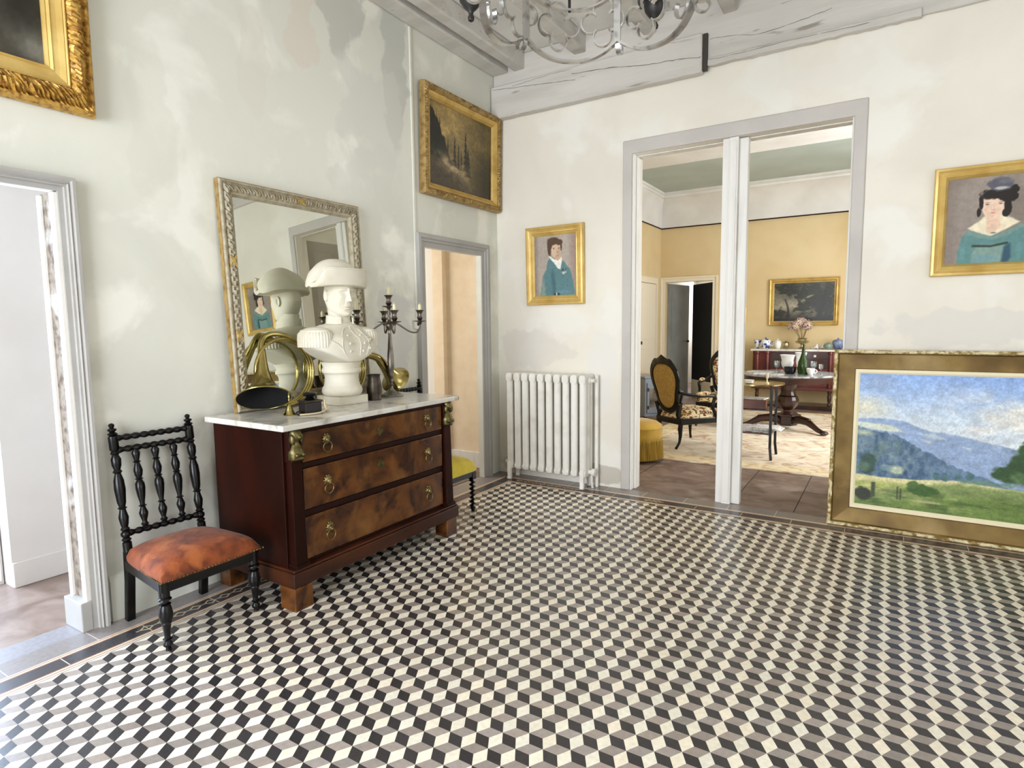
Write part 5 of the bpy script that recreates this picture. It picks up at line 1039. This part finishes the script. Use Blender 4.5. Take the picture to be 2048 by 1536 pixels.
# stove and the bench behind it
sx, sy = Vector((.61, .79, 0)), Vector((-.79, .61, 0)); XS = Matrix(((.61, -.79, 0, .215), (.79, .61, 0, 3.268), (0, 0, 1, .0), (0, 0, 0, 1)))
t = thing('stove', 'blue-grey enamelled stove with a mica door against the far room left wall', 'stove', XS)
MB().box(0, 0, .07, .30, .46, .60).build('body', M['stove'], t, smooth=0, bevel=.012); MB().box(-.015, -.015, .60, .315, .475, .625).build('top', M['stove'], t, smooth=0, bevel=.006)
dr = MB().box(.03, -.016, .12, .27, 0, .54).build('door', M['stove'], t, smooth=0, bevel=.005); MB().box(.065, -.019, .20, .235, -.015, .46).build('mica_window', M['mica'], dr, smooth=0); [MB().box(.035, -.03, z_, .05, -.016, z_+.045).build('hinge', M['iron_dark'], dr, smooth=0) for z_ in (.18, .425)]
for x, y in ((.03, .03), (.27, .03), (.03, .42), (.27, .42)): MB().lathe([(.022, .07), (.016, .03), (.022, .008), (.018, .001)], c=(x, y, 0), n=10).build('foot', M['iron_dark'], t, smooth=50)
t = thing('bench', 'low wooden bench with a mustard cushion behind the stove', 'bench', at(-.30, 4.55, 0))
MB().box(-.16, -.42, .40, .16, .42, .47).build('seat_board', M['walnut'], t, smooth=0, bevel=.006); MB().box(-.155, -.41, .472, .155, .41, .56).build('cushion', M['velvet_gold'], t, smooth=40, bevel=.03, segs=4)
for x, y in ((-.13, -.38), (.13, -.38), (-.13, .38), (.13, .38)): MB().box(x-.02, y-.02, 0, x+.02, y+.02, .40).build('leg', M['walnut'], t, smooth=0)
# étagère with three levels
t = thing('side_table', 'three-tier black side table with a brass-rimmed top, in front of the round table', 'side table', at(1.90, 1.765, .0135))
for x, y in ((.165, -.155), (.165, .15), (-.165, .15), (-.165, -.155)):
    MB().strip([(x*1.0, y, .72), (x, y, .3), (x, y, .12), (x*1.08, y*1.06, .0)], (0, 1, 0), .024, .024).build('leg', M['ebony'], t, smooth=0, bevel=.004)
MB().lathe([(.30, .718), (.315, .725), (.315, .735), (.305, .735), (.30, .729), (.01, .729)], n=40, X=Matrix.Scale(.82, 4, (1, 0, 0)) @ Matrix.Scale(.86, 4, (0, 1, 0))).build('top_tray', M['brass'], t, smooth=40)
for z in (.475, .245): MB().box(-.17, -.16, z, .17, .155, z+.010).build('shelf', M['walnut'], t, smooth=0)
tx, ty, tz = 1.90, 1.765, .0135
o = tag(MB().box(-.13, -.12, 0, .12, .10, .09).build('wooden_box', M['book_brown'], None, smooth=0, bevel=.004), 'brown wooden box on the middle shelf of the side table', 'box'); o.matrix_world = at(tx-.02, ty-.01, tz+.486, .1)
o = tag(MB().box(-.12, -.085, 0, .11, .085, .008).build('notebook', M['paper'], None, smooth=0), 'white booklet lying on the wooden box', 'booklet'); o.matrix_world = at(tx-.01, ty-.01, tz+.577, -.1)
rr_ = random.Random(4)
for i in range(5):
    o = tag(MB().rings([[(x_, y_, z_+.012*max(0, x_-.12)/.1*(-1 if i > 2 else 1)*0) for x_, y_, z_ in ((-.16, -.12, a), (.0, -.12, a+.001), (.17, -.12, a-.0), (.17, .12, a), (-.16, .12, a))] for a in (0, .007)]).build('magazine', M['paper_red'] if i == 0 else M['paper'], None, smooth=0), ['magazine with a red cover at the bottom of the pile on the lowest shelf', 'second paper from the bottom of the pile on the lowest shelf', 'middle paper of the pile on the lowest shelf', 'second paper from the top of the pile on the lowest shelf', 'topmost paper of the pile on the lowest shelf'][i], 'magazine', 'papers on the lowest shelf')
    o.matrix_world = at(tx+rr_.uniform(-.015, .015), ty+rr_.uniform(-.01, .01), tz+.256+.0085*i, rr_.uniform(-.1, .1))
o = tag(MB().rings([[(x_, y_, z_) for x_, y_, z_ in ((.0, -.13, 0), (.20, -.13, .0), (.25, -.12, -.02), (.26, .10, -.02), (.20, .11, .0), (.0, .11, 0))], [(x_, y_, z_+.004) for x_, y_, z_ in ((.0, -.13, 0), (.20, -.13, .0), (.25, -.12, -.02), (.26, .10, -.02), (.20, .11, .0), (.0, .11, 0))]]).build('newspaper', M['paper'], None, smooth=0), 'newspaper hanging over the right edge of the lowest shelf', 'newspaper'); o.matrix_world = at(tx, ty, tz+.302)
o = tag(MB().lathe([(.025, 0), (.04, .006), (.045, .03), (.05, .035), (.03, .03)], n=18).build('small_dish', M['porcelain'], None, smooth=40), 'small white dish on the brass-rimmed side table', 'dish'); o.location = (tx-.06, ty-.05, tz+.7295)
o = tag(MB().lathe([(.022, 0), (.018, .01), (.006, .02), (.006, .05), (.012, .055), (.012, .10), (.003, .105)], n=14).build('candle_end', M['candle'], None, smooth=40), 'short pale candle on the brass-rimmed side table', 'candle'); o.location = (tx+.10, ty-.02, tz+.7295)
# round pedestal table
PX, PY = 1.955, 3.60
t = thing('pedestal_table', 'round grey marble-topped table on a carved pedestal in the far room', 'table', at(PX, PY, .0135))
MB().lathe([(.01, .672), (.535, .672), (.552, .678), (.556, .688), (.548, .697), (.01, .698)], n=64).build('marble_top', M['grey_marble'], t, smooth=30)
MB().lathe([(.49, .598), (.515, .602), (.520, .66), (.53, .671), (.3, .671)], n=64).build('apron', M['walnut'], t, smooth=30)
MB().lathe([(.16, .598), (.15, .57), (.105, .555), (.088, .52), (.082, .46), (.095, .42), (.115, .405), (.118, .392), (.125, .375), (.128, .34), (.11, .29), (.08, .255), (.052, .235), (.05, .215), (.075, .205), (.085, .19), (.05, .185)], n=48, flute=12, fa=.05).build('pedestal', M['walnut'], t, smooth=25)
MB().lathe([(.11, .19), (.155, .185), (.16, .165), (.12, .16), (.118, .05), (.10, .04), (.02, .03)], n=6).build('block', M['walnut'], t, smooth=0, bevel=.006)
for k in range(3):
    a = math.radians(-38+120*k); e = lambda d, z: (d*math.cos(a), d*math.sin(a), z)
    MB().tube([e(.09, .11), e(.2, .135), e(.32, .125), e(.40, .085), e(.47, .05), e(.535, .032)], [.05, .052, .046, .036, .03, .026], 10).ball(e(.56, .028), (.05, .05, .027), 12, 8).ball(e(.33, .15), (.03, .03, .02), 10, 8).build('leg', M['walnut'], t, smooth=60)
TZ = .0135+.6985
def on(name, label, cat, mb, m_, x, y, z=TZ, rz=0, group=None, smooth=45):
    o = tag(mb.build(name, m_, None, smooth=smooth), label, cat, group); o.matrix_world = at(x, y, z, rz); return o
on('bottle', 'dark green long-necked glass bottle on the round table', 'bottle', MB().lathe([(.05, 0), (.058, .01), (.060, .10), (.055, .15), (.036, .20), (.022, .25), (.015, .31), (.013, .35), (.016, .352), (.016, .36), (.010, .36)], n=28), M['bottle_glass'], 2.125, 3.48)
on('bowl', 'black bowl left of the green bottle on the round table', 'bowl', MB().lathe([(.045, 0), (.055, .006), (.066, .03), (.070, .085), (.066, .085), (.06, .03), (.01, .012)], n=28), M['black_glass'], 1.985, 3.47)
VZ = [(.045, 0), (.05, .008), (.03, .02), (.028, .04), (.06, .075), (.072, .12), (.068, .16), (.078, .20), (.090, .225), (.084, .225), (.06, .16), (.02, .06)]
on('vase', 'large white porcelain vase standing left of the bottle on the round table', 'vase', MB().lathe(VZ, n=28), M['porcelain'], 1.935, 3.60)
on('vase', 'smaller white vase behind the black bowl on the round table', 'vase', MB().lathe([(r*.78, z*1.12) for r, z in VZ], n=28), M['porcelain'], 2.075, 3.70)
GL = [(.032, 0), (.03, .004), (.005, .008), (.005, .06), (.012, .065), (.032, .09), (.036, .15), (.034, .15), (.028, .09), (.004, .072)]
for i, (x, y, k, lb) in enumerate(((1.825, 3.52, 1, 'stemmed glass at the left of the white vases on the round table'), (2.235, 3.55, 1.0, 'stemmed glass behind the white cup on the round table'), (2.32, 3.50, .8, 'stemmed glass nearest the right edge of the round table'))):
    on('wine_glass', lb, 'glass', MB().lathe([(r*k, z*k) for r, z in GL], n=20), M['glass'], x, y, group='glasses on the round table')
on('cup', 'white cup right of the green bottle on the round table', 'cup', MB().lathe([(.025, 0), (.028, .005), (.045, .035), (.048, .075), (.044, .075), (.03, .02)], n=22).tube(bez([(.045, 0, .06), (.08, 0, .06), (.075, 0, .02), (.04, 0, .02)], 10), .005, 6), M['porcelain'], 2.215, 3.43)
for i, (x, y, r, lb) in enumerate(((1.72, 3.36, .1, 'open white papers near the front left of the round table'), (1.63, 3.66, -.2, 'newspaper lying at the left side of the round table'), (1.86, 3.30, .1, 'small white leaflet at the front of the round table'))):
    k = (1, 1.2, .6)[i]; on('papers', lb, 'papers', MB().box(-.13*k, -.09*k, 0, .13*k, .09*k, .006), M['paper'], x, y, rz=r, group='papers on the round table', smooth=0)
# sideboard
SXa, SXb, SY0, SY1 = 1.175, 2.52, 5.52, 5.98
t = thing('sideboard', 'red mahogany console sideboard with white marble top under the woodland painting', 'sideboard', at(0, 0, 0))
MB().box(SXa-.03, SY0-.03, .895, SXb+.03, SY1, .925).build('marble_top', M['marble'], t, smooth=0, bevel=.005)
MB().box(SXa, SY0+.02, .34, SXb, SY1, .893).build('body', M['walnut_red'], t, smooth=0, bevel=.003)
MB().box(SXa-.01, SY0, .30, SXb+.01, SY1, .345).build('lower_moulding', M['walnut_red'], t, smooth=0, bevel=.006)
for z0, z1 in ((.775, .875), (.645, .760)):
    for xa, xb, kx in ((1.44, 1.775, (1.515 if z0 < .7 else 1.608, )), (1.83, 2.235, (2.06,))):
        d = MB().box(xa, SY0-.002, z0, xb, SY0+.02, z1).build('drawer', M['walnut'], t, smooth=0, bevel=.003)
        for k in kx: MB().ball((k, SY0-.018, (z0+z1)/2), .022, 12, 8).turned((k, SY0-.002, (z0+z1)/2), (k, SY0-.018, (z0+z1)/2), [(0, .008), (1, .008)], 8).build('knob', M['knob'], d, smooth=60)
for xa, xb in ((1.44, 1.83), (1.85, 2.235)): MB().box(xa, SY0+.004, .36, xb, SY0+.02, .63).build('door', M['walnut_red'], t, smooth=0, bevel=.003)
for x in (1.245, 1.395, 2.27, 2.45): MB().lathe([(.034, .35), (.034, .38), (.024, .39), (.026, .5), (.028, .62), (.026, .80), (.024, .845), (.034, .855), (.034, .892)], c=(x, SY0-.004, 0), n=18).build('column', M['walnut_red'], t, smooth=40)
for x in (1.245, 2.27, 2.45): MB().lathe([(.028, .30), (.032, .27), (.020, .25), (.030, .22), (.026, .16), (.018, .11), (.026, .09), (.024, .065)], c=(x, SY0+.05, 0), n=16).build('leg', M['walnut'], t, smooth=50)
MB().box(SXa, SY0+.01, 0, SXb, SY1, .062).build('plinth', M['walnut'], t, smooth=0, bevel=.004)
SZ = .9255
CUP = [(.03, 0), (.034, .005), (.02, .02), (.03, .05), (.048, .10), (.052, .14), (.047, .14), (.03, .06)]
POT = [(.05, 0), (.055, .006), (.075, .04), (.085, .09), (.075, .125), (.08, .13), (.06, .145), (.03, .155), (.012, .16), (.014, .175), (.003, .18)]
on('cup', 'white footed cup at the left end of the sideboard', 'cup', MB().lathe(CUP, n=20), M['porcelain_blue'], 1.205, 5.72, SZ)
on('lidded_pot', 'largest white lidded pot with blue pattern on the sideboard', 'pot', MB().lathe(POT, n=24).tube(bez([(.08, 0, .10), (.14, 0, .12), (.13, 0, .04), (.07, 0, .04)], 10), .007, 6), M['porcelain_blue'], 1.335, 5.70, SZ)
on('lidded_pot', 'small white lidded pot behind the largest pot on the sideboard', 'pot', MB().lathe([(r*.62, z*.86) for r, z in POT], n=20), M['porcelain'], 1.512, 5.70, SZ)
on('sugar_bowl', 'silver-gilt lidded sugar bowl left of the dried flowers on the sideboard', 'bowl', MB().lathe([(r*.66, z*.72) for r, z in POT], n=20), M['silver'], 1.625, 5.72, SZ)
vs_ = on('vase', 'gilt urn vase holding dried hydrangeas on the sideboard', 'vase', MB().lathe([(.05, 0), (.055, .012), (.02, .03), (.016, .06), (.05, .09), (.07, .125), (.06, .15), (.075, .165), (.066, .165), (.04, .12)], n=22).tube(bez([(.05, 0, .1), (.11, 0, .15), (.10, 0, .08), (.045, 0, .09)], 10), .006, 6).tube(bez([(-.05, 0, .1), (-.11, 0, .15), (-.10, 0, .08), (-.045, 0, .09)], 10), .006, 6), M['silver'], 1.855, 5.73, SZ)
fl = thing('dried_flowers', 'bunch of dried pink and cream hydrangeas in the gilt urn', 'flowers', at(1.855, 5.73, SZ+.17)); rq = random.Random(11)
for i in range(11):
    a = rq.uniform(0, 2*PI); e = rq.uniform(0, 1); c_ = Vector((math.cos(a)*.19*e**.6*(1 if i else .2), math.sin(a)*.10*e**.6, .12+.13*(1-e)+rq.uniform(-.02, .03)))
    b = MB()
    for j in range(150):
        d = Vector((rq.gauss(0, 1), rq.gauss(0, 1), rq.gauss(0, 1))).normalized(); q = c_+d*rq.uniform(.035, .068); u = d.orthogonal().normalized()*.013; v = d.cross(u); n_ = d*.004
        b.add([q+u+n_, q+v-n_, q-u+n_, q-v-n_, q+d*.001], [(0, 1, 4), (1, 2, 4), (2, 3, 4), (3, 0, 4)])
    h = b.build('flower_head', M['petal'], fl, smooth=0); MB().tube(bez([(0, 0, -.10), (c_.x*.2, c_.y*.2, .0), tuple(c_)], 8), .003, 5).build('stem', M['stem'], h, smooth=60)
SH = lambda: MB().rings([[(x_+(.0), w_*math.cos(2*PI*i/12)*.5, h_*.5+h_*.5*math.sin(2*PI*i/12)) for i in range(12)] for x_, w_, h_ in ((-.06, .02, .07), (-.05, .04, .08), (-.02, .042, .05), (.02, .04, .035), (.05, .03, .025), (.07, .008, .012))])
on('ceramic_shoe', 'blue and white ceramic shoe right of the dried flowers on the sideboard', 'ornament', SH(), M['porcelain_blue'], 2.03, 5.70, SZ, 2.6)
on('ceramic_shoe', 'blue and white ceramic shoe next to the blue tureen on the sideboard', 'ornament', SH(), M['porcelain_blue'], 2.125, 5.72, SZ, 2.2)
on('tureen', 'large pale blue lidded tureen near the right end of the sideboard', 'tureen', MB().lathe([(r*1.0, z*.95) for r, z in POT], n=24), M['blue_ware'], 2.345, 5.80, SZ)
on('tureen', 'small green-grey lidded pot in front of the blue tureen on the sideboard', 'tureen', MB().lathe([(r*.72, z*.62) for r, z in POT], n=22), M['green_ware'], 2.225, 5.64, SZ)
on('saucer', 'blue and white dish at the right end of the sideboard', 'dish', MB().lathe([(.04, 0), (.045, .006), (.075, .04), (.078, .045), (.06, .03)], n=22), M['porcelain_blue'], 2.46, 5.60, SZ)
